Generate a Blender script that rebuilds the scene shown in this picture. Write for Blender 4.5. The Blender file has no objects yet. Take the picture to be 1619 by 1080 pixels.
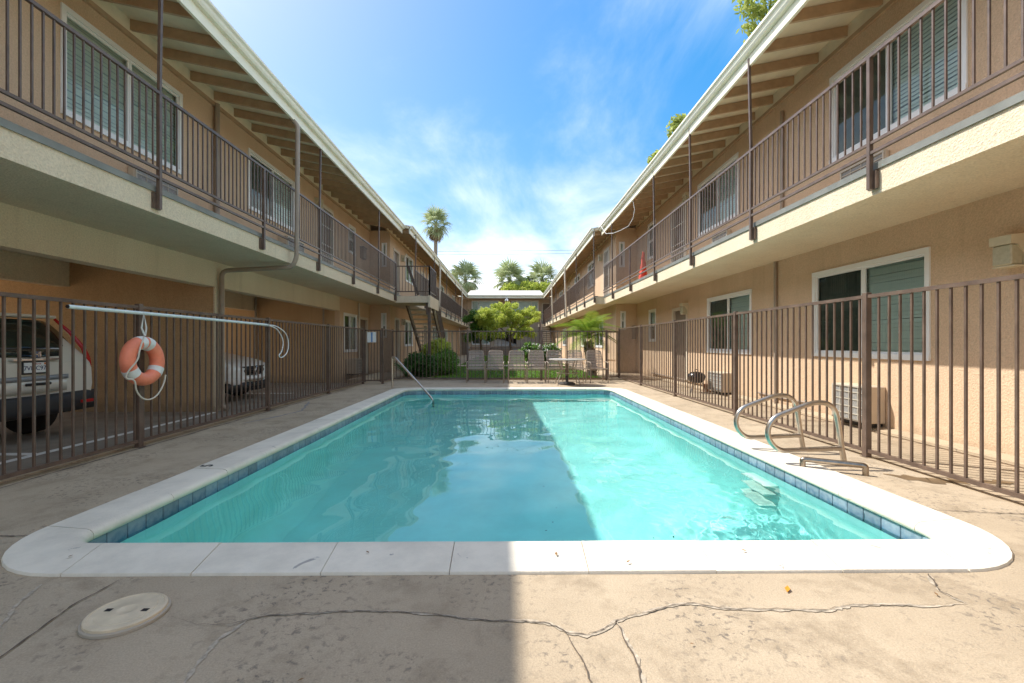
import bpy, math, random
import numpy as np
from mathutils import Vector, Matrix, Euler
R = math.radians
SC = bpy.context.scene
COL = SC.collection
random.seed(7)
rng = np.random.default_rng(5)

# ------------------------------------------------------------------ camera
cam = bpy.data.objects.new('camera', bpy.data.cameras.new('camera'))
COL.objects.link(cam); SC.camera = cam
cam.location = (0, 0, 1.15)
cam.rotation_euler = (R(90), 0, R(-.58))
cam.data.lens = 16.0; cam.data.sensor_width = 36.0
cam.data.shift_y = 2.5 / 1619
cam.data.clip_start = .05; cam.data.clip_end = 2000

# ------------------------------------------------------------------ light, sky, exposure
SUN_DIR = Vector((-.5495, .29, .787)).normalized()
SUN_EL = math.asin(SUN_DIR.z)
SUN_AZ = math.atan2(SUN_DIR.x, SUN_DIR.y)          # clockwise from +Y
SUN_STRENGTH, SKY_STRENGTH, EXPOSURE = 2.0, .15, 1.74
lamp = bpy.data.lights.new('sun', 'SUN'); lamp.energy = SUN_STRENGTH; lamp.angle = R(.53); lamp.color = (1, .955, .89)
lamp.cycles.is_caustics_light = True
sun = bpy.data.objects.new('sun', lamp); COL.objects.link(sun)
sun.rotation_euler = SUN_DIR.to_track_quat('Z', 'Y').to_euler()
sun.location = (-20, 10, 40)
world = bpy.data.worlds.new('World'); SC.world = world; world.use_nodes = True
CLOUD = dict(big=.55, loc=(-.8, 33.99, .07), zen=0.0, lo=.485, hi=.88, gamma=.66, sky=.82, col=3.9)
def build_sky():
    nt = world.node_tree; N = nt.nodes; L = nt.links
    bg = N['Background']; bg.inputs[1].default_value = SKY_STRENGTH
    sky = N.new('ShaderNodeTexSky'); sky.sky_type = 'NISHITA'; sky.sun_disc = False
    sky.sun_elevation = SUN_EL; sky.sun_rotation = SUN_AZ
    sky.air_density = 1.0; sky.dust_density = 1.2; sky.ozone_density = 2.5
    hs = N.new('ShaderNodeHueSaturation'); hs.inputs['Saturation'].default_value = 1.52; hs.inputs['Hue'].default_value = .509; hs.inputs['Value'].default_value = 1.0
    L.new(sky.outputs[0], hs.inputs['Color'])
    tc = N.new('ShaderNodeTexCoord'); sp = N.new('ShaderNodeSeparateXYZ'); L.new(tc.outputs['Generated'], sp.inputs[0])
    def m(op, a, b=None):
        n = N.new('ShaderNodeMath'); n.operation = op
        for i, v in enumerate((a, b)):
            if v is None: continue
            if isinstance(v, (int, float)): n.inputs[i].default_value = v
            else: L.new(v, n.inputs[i])
        return n.outputs[0]
    zc = m('MAXIMUM', sp.outputs[2], 0.0); dn = m('ADD', zc, .12)
    px = m('DIVIDE', sp.outputs[0], dn); py = m('DIVIDE', sp.outputs[1], dn)
    cb = N.new('ShaderNodeCombineXYZ'); L.new(px, cb.inputs[0]); L.new(py, cb.inputs[1])
    mp = N.new('ShaderNodeMapping'); L.new(cb.outputs[0], mp.inputs[0])
    mp.inputs['Rotation'].default_value = (0, 0, R(-40)); mp.inputs['Scale'].default_value = (1.0, .6, 1)
    mp.inputs['Location'].default_value = (13.26, -5.84, 0)
    n1 = N.new('ShaderNodeTexNoise'); n1.inputs['Scale'].default_value = 1.15; n1.inputs['Detail'].default_value = 9; n1.inputs['Roughness'].default_value = .62
    n1.inputs['Distortion'].default_value = .5
    L.new(mp.outputs[0], n1.inputs['Vector'])
    # broken thin cloud over the whole sky, a little denser low ahead
    n0 = N.new('ShaderNodeTexNoise'); n0.inputs['Scale'].default_value = CLOUD['big']; n0.inputs['Detail'].default_value = 3; n0.inputs['Roughness'].default_value = .5
    mp0 = N.new('ShaderNodeMapping'); mp0.inputs['Location'].default_value = CLOUD['loc']; L.new(cb.outputs[0], mp0.inputs[0]); L.new(mp0.outputs[0], n0.inputs['Vector'])
    cov = m('ADD', m('MULTIPLY', n1.outputs['Fac'], .55), m('MULTIPLY', n0.outputs['Fac'], .75))
    cov = m('SUBTRACT', cov, m('MULTIPLY', zc, CLOUD['zen']))
    rp = N.new('ShaderNodeMapRange'); rp.interpolation_type = 'SMOOTHSTEP'
    rp.inputs['From Min'].default_value = CLOUD['lo']; rp.inputs['From Max'].default_value = CLOUD['hi']
    rp.inputs['To Min'].default_value = 0; rp.inputs['To Max'].default_value = .95
    L.new(cov, rp.inputs['Value'])
    gm = N.new('ShaderNodeGamma'); gm.inputs['Gamma'].default_value = CLOUD['gamma']; L.new(hs.outputs[0], gm.inputs['Color'])
    sc_ = N.new('ShaderNodeVectorMath'); sc_.operation = 'SCALE'; sc_.inputs['Scale'].default_value = CLOUD['sky']; L.new(gm.outputs[0], sc_.inputs[0])
    mix = N.new('ShaderNodeMix'); mix.data_type = 'RGBA'
    L.new(rp.outputs[0], mix.inputs['Factor']); L.new(sc_.outputs[0], mix.inputs['A'])
    c_ = CLOUD['col']; mix.inputs['B'].default_value = (c_, c_ * .985, c_ * .965, 1)
    L.new(mix.outputs['Result'], bg.inputs[0])
build_sky()
SC.view_settings.view_transform = 'Standard'; SC.view_settings.look = 'None'
SC.view_settings.exposure = EXPOSURE; SC.view_settings.gamma = 1; SC.view_settings.use_curve_mapping = False
SC.cycles.use_denoising = True
SC.cycles.caustics_refractive = True; SC.cycles.caustics_reflective = False
SC.cycles.max_bounces = 10; SC.cycles.diffuse_bounces = 5; SC.cycles.transparent_max_bounces = 24
SC.cycles.sample_clamp_indirect = 6

# ------------------------------------------------------------------ materials
MATS = {}
def nodes_of(name):
    m = bpy.data.materials.new(name); m.use_nodes = True
    nt = m.node_tree; return m, nt, nt.nodes, nt.links, nt.nodes['Principled BSDF']
def mat(name, col, rough=.6, metal=0.0, var=0.0, vscale=3.0, bump=0.0, bscale=60.0, spec=.4, objvar=0.0, col2=None, detail=5):
    """plain procedural surface: base colour with soft mottling and fine relief"""
    if name in MATS: return MATS[name]
    m, nt, N, L, b = nodes_of(name)
    b.inputs['Roughness'].default_value = rough; b.inputs['Metallic'].default_value = metal
    b.inputs['Specular IOR Level'].default_value = spec
    b.inputs['Base Color'].default_value = (*col, 1)
    tc = N.new('ShaderNodeTexCoord')
    geo = N.new('ShaderNodeNewGeometry')
    src = geo.outputs['Position'] if objvar == 0 else tc.outputs['Object']
    cur = None
    if var > 0 or col2:
        n = N.new('ShaderNodeTexNoise'); n.inputs['Scale'].default_value = vscale; n.inputs['Detail'].default_value = detail; n.inputs['Roughness'].default_value = .6
        L.new(src, n.inputs['Vector'])
        r = N.new('ShaderNodeMapRange'); r.inputs['From Min'].default_value = .32; r.inputs['From Max'].default_value = .68
        L.new(n.outputs['Fac'], r.inputs['Value'])
        mx = N.new('ShaderNodeMix'); mx.data_type = 'RGBA'
        c2 = col2 if col2 else tuple(c * (1 - var) for c in col)
        c1 = col if col2 else tuple(min(1, c * (1 + var)) for c in col)
        mx.inputs['A'].default_value = (*c1, 1); mx.inputs['B'].default_value = (*c2, 1)
        L.new(r.outputs[0], mx.inputs['Factor']); cur = mx.outputs['Result']
    if objvar > 0:
        oi = N.new('ShaderNodeObjectInfo'); mr = N.new('ShaderNodeMapRange')
        mr.inputs['To Min'].default_value = 1 - objvar; mr.inputs['To Max'].default_value = 1 + objvar
        L.new(oi.outputs['Random'], mr.inputs['Value'])
        mm = N.new('ShaderNodeVectorMath'); mm.operation = 'SCALE'
        if cur is None: mm.inputs[0].default_value = col
        else: L.new(cur, mm.inputs[0])
        L.new(mr.outputs[0], mm.inputs['Scale']); cur = mm.outputs[0]
    if cur is not None: L.new(cur, b.inputs['Base Color'])
    if bump > 0:
        n = N.new('ShaderNodeTexNoise'); n.inputs['Scale'].default_value = bscale; n.inputs['Detail'].default_value = 3
        L.new(src, n.inputs['Vector'])
        bp = N.new('ShaderNodeBump'); bp.inputs['Strength'].default_value = 1.0; bp.inputs['Distance'].default_value = bump
        L.new(n.outputs['Fac'], bp.inputs['Height']); L.new(bp.outputs[0], b.inputs['Normal'])
    MATS[name] = m; return m

def leaf_mat(name, col, col2, trans=.35, rough=.55):
    m, nt, N, L, b = nodes_of(name)
    N.remove(b); out = N['Material Output']
    geo = N.new('ShaderNodeNewGeometry')
    mx = N.new('ShaderNodeMix'); mx.data_type = 'RGBA'
    mx.inputs['A'].default_value = (*col, 1); mx.inputs['B'].default_value = (*col2, 1)
    L.new(geo.outputs['Random Per Island'], mx.inputs['Factor'])
    d = N.new('ShaderNodeBsdfPrincipled'); d.inputs['Roughness'].default_value = rough; d.inputs['Specular IOR Level'].default_value = .3
    t = N.new('ShaderNodeBsdfTranslucent')
    L.new(mx.outputs['Result'], d.inputs['Base Color']); L.new(mx.outputs['Result'], t.inputs['Color'])
    ms = N.new('ShaderNodeMixShader'); ms.inputs[0].default_value = trans
    L.new(d.outputs[0], ms.inputs[1]); L.new(t.outputs[0], ms.inputs[2]); L.new(ms.outputs[0], out.inputs['Surface'])
    MATS[name] = m; return m

def glass_mat():
    m, nt, N, L, b = nodes_of('window_glass'); N.remove(b); out = N['Material Output']
    fr = N.new('ShaderNodeFresnel'); fr.inputs['IOR'].default_value = 1.42
    tr = N.new('ShaderNodeBsdfTransparent'); tr.inputs[0].default_value = (.90, .97, .93, 1)
    gl = N.new('ShaderNodeBsdfGlossy'); gl.inputs['Roughness'].default_value = .01; gl.inputs[0].default_value = (.9, 1, .96, 1)
    ms = N.new('ShaderNodeMixShader'); L.new(fr.outputs[0], ms.inputs[0]); L.new(tr.outputs[0], ms.inputs[1]); L.new(gl.outputs[0], ms.inputs[2])
    L.new(ms.outputs[0], out.inputs['Surface']); MATS['glass'] = m
glass_mat()

def water_mat():
    m, nt, N, L, b = nodes_of('pool_water'); N.remove(b); out = N['Material Output']
    g = N.new('ShaderNodeBsdfGlass'); g.inputs['IOR'].default_value = 1.33; g.inputs['Roughness'].default_value = 0
    g.inputs[0].default_value = (.87, .998, .985, 1)
    L.new(g.outputs[0], out.inputs['Surface']); MATS['water'] = m
water_mat()

def stucco(name, col, col2, bump=.006):
    """sprayed stucco: fine pebbly relief, broad faint blotches and streaks of wear"""
    m, nt, N, L, b = nodes_of(name); b.inputs['Roughness'].default_value = .9; b.inputs['Specular IOR Level'].default_value = .15
    geo = N.new('ShaderNodeNewGeometry')
    n1 = N.new('ShaderNodeTexNoise'); n1.inputs['Scale'].default_value = 1.3; n1.inputs['Detail'].default_value = 8; n1.inputs['Roughness'].default_value = .65
    n2 = N.new('ShaderNodeTexNoise'); n2.inputs['Scale'].default_value = 55; n2.inputs['Detail'].default_value = 4
    mp = N.new('ShaderNodeMapping'); mp.inputs['Scale'].default_value = (1, 1, .25); L.new(geo.outputs['Position'], mp.inputs[0])
    L.new(mp.outputs[0], n1.inputs['Vector']); L.new(geo.outputs['Position'], n2.inputs['Vector'])
    r = N.new('ShaderNodeMapRange'); r.inputs['From Min'].default_value = .35; r.inputs['From Max'].default_value = .7; L.new(n1.outputs['Fac'], r.inputs['Value'])
    mx = N.new('ShaderNodeMix'); mx.data_type = 'RGBA'; mx.inputs['A'].default_value = (*col, 1); mx.inputs['B'].default_value = (*col2, 1)
    L.new(r.outputs[0], mx.inputs['Factor'])
    r2 = N.new('ShaderNodeMapRange'); r2.inputs['From Min'].default_value = .3; r2.inputs['From Max'].default_value = .7; r2.inputs['To Min'].default_value = .86; r2.inputs['To Max'].default_value = 1.1
    L.new(n2.outputs['Fac'], r2.inputs['Value'])
    vm = N.new('ShaderNodeVectorMath'); vm.operation = 'SCALE'; L.new(mx.outputs['Result'], vm.inputs[0]); L.new(r2.outputs[0], vm.inputs['Scale'])
    mp3 = N.new('ShaderNodeMapping'); mp3.inputs['Scale'].default_value = (5, 5, .35); L.new(geo.outputs['Position'], mp3.inputs[0])
    n3 = N.new('ShaderNodeTexNoise'); n3.inputs['Scale'].default_value = 1.0; n3.inputs['Detail'].default_value = 6; n3.inputs['Roughness'].default_value = .6; L.new(mp3.outputs[0], n3.inputs['Vector'])
    r3 = N.new('ShaderNodeMapRange'); r3.inputs['From Min'].default_value = .58; r3.inputs['From Max'].default_value = .80; r3.inputs['To Max'].default_value = .38; L.new(n3.outputs['Fac'], r3.inputs['Value'])
    mx3 = N.new('ShaderNodeMix'); mx3.data_type = 'RGBA'; L.new(vm.outputs[0], mx3.inputs['A']); mx3.inputs['B'].default_value = (col[0] * .55, col[1] * .52, col[2] * .48, 1); L.new(r3.outputs[0], mx3.inputs['Factor'])
    sp3 = N.new('ShaderNodeSeparateXYZ'); L.new(geo.outputs['Position'], sp3.inputs[0])
    n4 = N.new('ShaderNodeTexNoise'); n4.inputs['Scale'].default_value = 7; n4.inputs['Detail'].default_value = 6; L.new(geo.outputs['Position'], n4.inputs['Vector'])
    a4 = N.new('ShaderNodeMath'); a4.operation = 'MULTIPLY_ADD'; a4.inputs[1].default_value = .35; L.new(n4.outputs['Fac'], a4.inputs[0]); L.new(sp3.outputs[2], a4.inputs[2])
    r4 = N.new('ShaderNodeMapRange'); r4.inputs['From Min'].default_value = .34; r4.inputs['From Max'].default_value = .14; r4.inputs['To Max'].default_value = .55; L.new(a4.outputs[0], r4.inputs['Value'])
    mx4 = N.new('ShaderNodeMix'); mx4.data_type = 'RGBA'; L.new(mx3.outputs['Result'], mx4.inputs['A']); mx4.inputs['B'].default_value = (.22, .17, .115, 1); L.new(r4.outputs[0], mx4.inputs['Factor'])
    L.new(mx4.outputs['Result'], b.inputs['Base Color'])
    bp = N.new('ShaderNodeBump'); bp.inputs['Distance'].default_value = bump; L.new(n2.outputs['Fac'], bp.inputs['Height']); L.new(bp.outputs[0], b.inputs['Normal'])
    MATS[name] = m; return m

def concrete_mat():
    m, nt, N, L, b = nodes_of('deck_concrete'); b.inputs['Roughness'].default_value = .85; b.inputs['Specular IOR Level'].default_value = .25
    geo = N.new('ShaderNodeNewGeometry')
    def noise(s, d, ro=.6, dist=0):
        n = N.new('ShaderNodeTexNoise'); n.inputs['Scale'].default_value = s; n.inputs['Detail'].default_value = d; n.inputs['Roughness'].default_value = ro; n.inputs['Distortion'].default_value = dist
        L.new(geo.outputs['Position'], n.inputs['Vector']); return n.outputs['Fac']
    def rng_(v, a, b_, c=0., d=1.):
        r = N.new('ShaderNodeMapRange'); r.inputs['From Min'].default_value = a; r.inputs['From Max'].default_value = b_; r.inputs['To Min'].default_value = c; r.inputs['To Max'].default_value = d
        L.new(v, r.inputs['Value']); return r.outputs[0]
    def mixc(f, a, b_):
        x = N.new('ShaderNodeMix'); x.data_type = 'RGBA'; L.new(f, x.inputs['Factor'])
        for s, v in (('A', a), ('B', b_)):
            if isinstance(v, tuple): x.inputs[s].default_value = (*v, 1)
            else: L.new(v, x.inputs[s])
        return x.outputs['Result']
    base = mixc(rng_(noise(.9, 9, .66, .2), .36, .66), (.495, .395, .275), (.40, .315, .215))
    c = mixc(rng_(noise(2.6, 10, .72, .25), .50, .68), base, (.31, .24, .16))            # brown worn patches
    spots = N.new('ShaderNodeMath'); spots.operation = 'MULTIPLY'
    L.new(rng_(noise(30, 4, .65, .5), .54, .64), spots.inputs[0]); L.new(rng_(noise(1.7, 4, .6), .45, .62), spots.inputs[1])
    c = mixc(spots.outputs[0], c, (.20, .165, .125))                                          # pitted clusters
    c = mixc(rng_(noise(4.5, 8, .72, .2), .66, .8), c, (.54, .47, .37))                       # pale scuffs
    sc = N.new('ShaderNodeVectorMath'); sc.operation = 'SCALE'; L.new(c, sc.inputs[0]); L.new(rng_(noise(140, 3, .7), .3, .7, .84, 1.14), sc.inputs['Scale'])
    L.new(sc.outputs[0], b.inputs['Base Color'])
    bp = N.new('ShaderNodeBump'); bp.inputs['Distance'].default_value = .004; L.new(noise(90, 5, .7), bp.inputs['Height']); L.new(bp.outputs[0], b.inputs['Normal'])
    MATS['concrete'] = m
concrete_mat()

def tile_mat():
    m, nt, N, L, b = nodes_of('pool_tile'); b.inputs['Roughness'].default_value = .18
    tc = N.new('ShaderNodeTexCoord'); oi = N.new('ShaderNodeObjectInfo'); sp = N.new('ShaderNodeSeparateXYZ'); L.new(tc.outputs['Object'], sp.inputs[0])
    ad = N.new('ShaderNodeVectorMath'); ad.operation = 'ADD'; L.new(tc.outputs['Object'], ad.inputs[0])
    cb = N.new('ShaderNodeCombineXYZ'); ml = N.new('ShaderNodeMath'); ml.operation = 'MULTIPLY'; ml.inputs[1].default_value = 40; L.new(oi.outputs['Random'], ml.inputs[0])
    L.new(ml.outputs[0], cb.inputs[0]); L.new(cb.outputs[0], ad.inputs[1])
    n = N.new('ShaderNodeTexNoise'); n.inputs['Scale'].default_value = 22; n.inputs['Detail'].default_value = 5; L.new(ad.outputs[0], n.inputs['Vector'])
    # glaze: pale and scaled at the top, deep blue lower down
    mr = N.new('ShaderNodeMapRange'); mr.inputs['From Min'].default_value = -.075; mr.inputs['From Max'].default_value = .075; L.new(sp.outputs[2], mr.inputs['Value'])
    s = N.new('ShaderNodeMath'); s.operation = 'ADD'; L.new(mr.outputs[0], s.inputs[0]); L.new(n.outputs['Fac'], s.inputs[1])
    r = N.new('ShaderNodeMapRange'); r.inputs['From Min'].default_value = .7; r.inputs['From Max'].default_value = 1.35; L.new(s.outputs[0], r.inputs['Value'])
    mx = N.new('ShaderNodeMix'); mx.data_type = 'RGBA'; mx.inputs['A'].default_value = (.045, .12, .22, 1); mx.inputs['B'].default_value = (.26, .32, .38, 1); L.new(r.outputs[0], mx.inputs['Factor'])
    v = N.new('ShaderNodeVectorMath'); v.operation = 'SCALE'; L.new(mx.outputs['Result'], v.inputs[0])
    q = N.new('ShaderNodeMapRange'); q.inputs['To Min'].default_value = .8; q.inputs['To Max'].default_value = 1.25; L.new(oi.outputs['Random'], q.inputs['Value']); L.new(q.outputs[0], v.inputs['Scale'])
    L.new(v.outputs[0], b.inputs['Base Color']); MATS['tile'] = m
tile_mat()

def coping_mat():
    m, nt, N, L, b = nodes_of('white_coping'); b.inputs['Roughness'].default_value = .7; b.inputs['Specular IOR Level'].default_value = .3
    geo = N.new('ShaderNodeNewGeometry')
    n = N.new('ShaderNodeTexNoise'); n.inputs['Scale'].default_value = 5.5; n.inputs['Detail'].default_value = 7; n.inputs['Roughness'].default_value = .62; n.inputs['Distortion'].default_value = .6; L.new(geo.outputs['Position'], n.inputs['Vector'])
    r = N.new('ShaderNodeMapRange'); r.inputs['From Min'].default_value = .672; r.inputs['From Max'].default_value = .682; L.new(n.outputs['Fac'], r.inputs['Value'])
    n2 = N.new('ShaderNodeTexNoise'); n2.inputs['Scale'].default_value = 2.2; n2.inputs['Detail'].default_value = 9; n2.inputs['Roughness'].default_value = .7; L.new(geo.outputs['Position'], n2.inputs['Vector'])
    r2 = N.new('ShaderNodeMapRange'); r2.inputs['From Min'].default_value = .42; r2.inputs['From Max'].default_value = .68; L.new(n2.outputs['Fac'], r2.inputs['Value'])
    m1 = N.new('ShaderNodeMix'); m1.data_type = 'RGBA'; m1.inputs['A'].default_value = (.83, .75, .61, 1); m1.inputs['B'].default_value = (.66, .595, .48, 1); L.new(r2.outputs[0], m1.inputs['Factor'])
    m2 = N.new('ShaderNodeMix'); m2.data_type = 'RGBA'; L.new(m1.outputs['Result'], m2.inputs['A']); m2.inputs['B'].default_value = (.42, .38, .33, 1); L.new(r.outputs[0], m2.inputs['Factor'])
    L.new(m2.outputs['Result'], b.inputs['Base Color'])
    bp = N.new('ShaderNodeBump'); bp.inputs['Distance'].default_value = .002; n3 = N.new('ShaderNodeTexNoise'); n3.inputs['Scale'].default_value = 120; L.new(geo.outputs['Position'], n3.inputs['Vector'])
    L.new(n3.outputs['Fac'], bp.inputs['Height']); L.new(bp.outputs[0], b.inputs['Normal']); MATS['coping'] = m
coping_mat()

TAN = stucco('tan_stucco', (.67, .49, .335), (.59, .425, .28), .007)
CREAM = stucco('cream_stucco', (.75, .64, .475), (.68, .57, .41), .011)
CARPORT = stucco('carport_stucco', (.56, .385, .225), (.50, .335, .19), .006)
CONC = MATS['concrete']
BROWN = mat('brown_steel', (.125, .085, .063), .40, 0, .28, 7, .0006, 220, .5)
RAFT = mat('rafter_paint', (.46, .315, .195), .7, 0, .12, 6, .002, 70)
SOFFIT = mat('soffit_boards', (.78, .675, .50), .8, 0, .10, 2.5, .002, 60)
FASCIA = mat('cream_fascia', (.86, .83, .68), .5, 0, .05, 3, .001, 40)
ROOFING = mat('roofing', (.50, .47, .42), .9, 0, .12, 4, .004, 90)
VINYL = mat('white_vinyl', (.80, .80, .78), .35, 0, .02, 3)
DARKSCREEN = mat('dark_screen', (.085, .09, .07), .8, 0, .15, 8)
BLIND = mat('blind_slat', (.78, .83, .76), .6)
CURTAIN = mat('pale_curtain', (.52, .58, .58), .8, 0, .1, 5)
DOORP = mat('door_paint', (.20, .15, .11), .5, 0, .08, 4)
TRIM = mat('pale_trim', (.62, .55, .44), .6, 0, .05, 4)
SECUR = mat('white_security_steel', (.70, .66, .58), .5)
FLASH = mat('grey_flashing', (.22, .225, .20), .45, .2, .2, 3)
PIPE = mat('downspout_paint', (.33, .265, .205), .45, 0, .08, 5)
STEEL = mat('stainless_steel', (.52, .465, .40), .32, 1.0, .12, 14)
ACM = mat('ac_housing', (.55, .46, .35), .55, 0, .06, 5)
ACG = mat('ac_grille', (.50, .46, .38), .5)
BLACK = mat('black_plastic', (.018, .018, .02), .45)
RUBBER = mat('tyre_rubber', (.02, .02, .02), .85)
SILVER = mat('silver_paint', (.72, .68, .60), .25, .1, .02, 2)
CARWHITE = mat('white_car_paint', (.88, .88, .86), .2, 0, .01, 2)
CARGLASS = mat('car_glass', (.012, .02, .017), .05, 0, spec=.8)
CHROME = mat('chrome', (.75, .75, .75), .08, 1)
REDLENS = mat('red_lens', (.45, .012, .012), .15)
WHITEP = mat('white_paint', (.78, .78, .76), .5, 0, .04, 6)
ASPH = mat('carport_slab', (.26, .225, .185), .9, 0, .2, 2.2, .003, 80)
BARK = mat('bark', (.16, .115, .08), .95, 0, .3, 14, .02, 25)
PALMBARK = mat('palm_bark', (.27, .22, .17), .95, 0, .25, 10, .03, 18)
GROUT = mat('grout', (.62, .64, .62), .8)
ORANGE = mat('faded_orange', (.86, .25, .14), .5, 0, .14, 7, .001, 50, objvar=.001)
PLASTER = mat('pool_plaster', (.41, .92, .87), .7, 0, .10, 1.6)
CRACK = mat('crack_dark', (.13, .10, .072), .95)
MORTAR = mat('crack_mortar', (.43, .36, .27), .95, 0, .35, 40)
STRAP = mat('vinyl_strap', (.38, .30, .235), .5, 0, .05, 5)
CHAIRFR = mat('chair_frame_paint', (.34, .27, .205), .4)
BLOCK = mat('painted_block', (.34, .24, .17), .9, 0, .12, 5, .004, 60)
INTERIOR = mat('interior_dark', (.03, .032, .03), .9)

# ------------------------------------------------------------------ mesh helpers
def arr(v): return Vector(v)
class MB:
    def __init__(self, X=None): self.v = []; self.f = []; self.X = X
    def P(self, p):
        if self.X is not None: p = self.X(*p)
        return tuple(p)
    def raw(self, vs, fs):
        o = len(self.v); self.v += [self.P(p) for p in vs]; self.f += [tuple(i + o for i in f) for f in fs]; return self
    def box(self, x0, x1, y0, y1, z0, z1):
        vs = [(x, y, z) for x in (x0, x1) for y in (y0, y1) for z in (z0, z1)]
        return self.raw(vs, [(0, 1, 3, 2), (4, 6, 7, 5), (0, 4, 5, 1), (2, 3, 7, 6), (0, 2, 6, 4), (1, 5, 7, 3)])
    def cbox(self, x0, x1, y0, y1, z0, z1, c):
        """box with chamfered edges"""
        X, Y, Z = (x0, x1), (y0, y1), (z0, z1); vs = []; idx = {}
        for a in (0, 1):
            for b in (0, 1):
                for d in (0, 1):
                    sx, sy, sz = (1, -1)[a], (1, -1)[b], (1, -1)[d]
                    for ax in range(3):
                        p = [X[a] + sx * c, Y[b] + sy * c, Z[d] + sz * c]; p[ax] = (X[a], Y[b], Z[d])[ax]
                        idx[(a, b, d, ax)] = len(vs); vs.append(tuple(p))
        fs = []
        for s in (0, 1):
            fs.append([idx[(s, a, b, 0)] for a, b in ((0, 0), (1, 0), (1, 1), (0, 1))])
            fs.append([idx[(a, s, b, 1)] for a, b in ((0, 0), (1, 0), (1, 1), (0, 1))])
            fs.append([idx[(a, b, s, 2)] for a, b in ((0, 0), (1, 0), (1, 1), (0, 1))])
        for a in (0, 1):
            for b in (0, 1):
                fs.append([idx[(a, b, 0, 0)], idx[(a, b, 1, 0)], idx[(a, b, 1, 1)], idx[(a, b, 0, 1)]])
                fs.append([idx[(a, 0, b, 0)], idx[(a, 1, b, 0)], idx[(a, 1, b, 2)], idx[(a, 0, b, 2)]])
                fs.append([idx[(0, a, b, 1)], idx[(1, a, b, 1)], idx[(1, a, b, 2)], idx[(0, a, b, 2)]])
        for a in (0, 1):
            for b in (0, 1):
                for d in (0, 1): fs.append([idx[(a, b, d, k)] for k in range(3)])
        return self.raw(vs, fs)
    def bar(self, p, q, w, h, up=(0, 0, 1)):
        p, q = Vector(p), Vector(q); d = (q - p).normalized(); u = Vector(up)
        s = d.cross(u)
        if s.length < 1e-4: s = d.cross(Vector((0, 1, 0)))
        s.normalize(); u = s.cross(d)
        vs = [tuple(c + s * (a * w / 2) + u * (b * h / 2)) for c in (p, q) for a, b in ((-1, -1), (1, -1), (1, 1), (-1, 1))]
        return self.raw(vs, [(0, 1, 2, 3), (7, 6, 5, 4), (0, 4, 5, 1), (1, 5, 6, 2), (2, 6, 7, 3), (3, 7, 4, 0)])
    def tube(self, pts, r, n=8, closed=False, caps=True):
        pts = [Vector(p) for p in pts]; m = len(pts); rs = r if isinstance(r, (list, tuple)) else [r] * m
        tang = []
        for i in range(m):
            a = pts[(i - 1) % m] if (closed or i > 0) else pts[i]; b = pts[(i + 1) % m] if (closed or i < m - 1) else pts[i]
            t = b - a; tang.append(t.normalized() if t.length > 1e-9 else Vector((0, 0, 1)))
        t0 = tang[0]; ref = Vector((0, 0, 1)) if abs(t0.z) < .9 else Vector((1, 0, 0))
        s = t0.cross(ref).normalized(); vs = []
        for i in range(m):
            t = tang[i]; s = (s - t * s.dot(t))
            s = s.normalized() if s.length > 1e-6 else t.orthogonal().normalized()
            u = t.cross(s)
            for k in range(n):
                a = 2 * math.pi * k / n; vs.append(tuple(pts[i] + (s * math.cos(a) + u * math.sin(a)) * rs[i]))
        fs = []
        for i in range(m if closed else m - 1):
            j = (i + 1) % m
            for k in range(n): fs.append((i * n + k, i * n + (k + 1) % n, j * n + (k + 1) % n, j * n + k))
        if caps and not closed: fs += [tuple(range(n))[::-1], tuple((m - 1) * n + k for k in range(n))]
        return self.raw(vs, fs)
    def lathe(self, prof, n=24, c=(0, 0, 0)):
        vs = []; m = len(prof)
        for r, z in prof:
            for k in range(n):
                a = 2 * math.pi * k / n; vs.append((c[0] + r * math.cos(a), c[1] + r * math.sin(a), c[2] + z))
        fs = [(i * n + k, i * n + (k + 1) % n, (i + 1) * n + (k + 1) % n, (i + 1) * n + k) for i in range(m - 1) for k in range(n)]
        if prof[0][0] > 1e-6: fs.append(tuple(range(n))[::-1])
        if prof[-1][0] > 1e-6: fs.append(tuple((m - 1) * n + k for k in range(n)))
        return self.raw(vs, fs)
    def quad(self, a, b, c, d): return self.raw([a, b, c, d], [(0, 1, 2, 3)])
    def prism(self, poly, axis, a, b):
        """polygon of 2-tuples extruded along an axis ('x': poly in yz, 'y': xz, 'z': xy)"""
        def p3(u, v, t): return {'x': (t, u, v), 'y': (u, t, v), 'z': (u, v, t)}[axis]
        n = len(poly); vs = [p3(u, v, a) for u, v in poly] + [p3(u, v, b) for u, v in poly]
        fs = [tuple(range(n))[::-1], tuple(range(n, 2 * n))] + [(i, (i + 1) % n, n + (i + 1) % n, n + i) for i in range(n)]
        return self.raw(vs, fs)
    def mesh(self, name, m, smooth=False, off=(0, 0, 0)):
        me = bpy.data.meshes.new(name)
        if any(off): vs = [(x - off[0], y - off[1], z - off[2]) for x, y, z in self.v]
        else: vs = self.v
        me.from_pydata(vs, [], self.f)
        if m is not None: me.materials.append(m)
        if smooth:
            me.polygons.foreach_set('use_smooth', [True] * len(me.polygons))
            try: me.set_sharp_from_angle(angle=R(40))
            except Exception: pass
        me.update(); return me
    def build(self, name, m, parent=None, smooth=False, kind=None):
        off = wloc(parent) if parent is not None else (0, 0, 0)
        o = bpy.data.objects.new(name, self.mesh(name, m, smooth, off)); COL.objects.link(o)
        if parent is not None: o.parent = parent
        if kind: o['kind'] = kind
        return o
def wloc(o):
    v = Vector((0, 0, 0))
    while o is not None: v += o.location; o = o.parent
    return v
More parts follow.
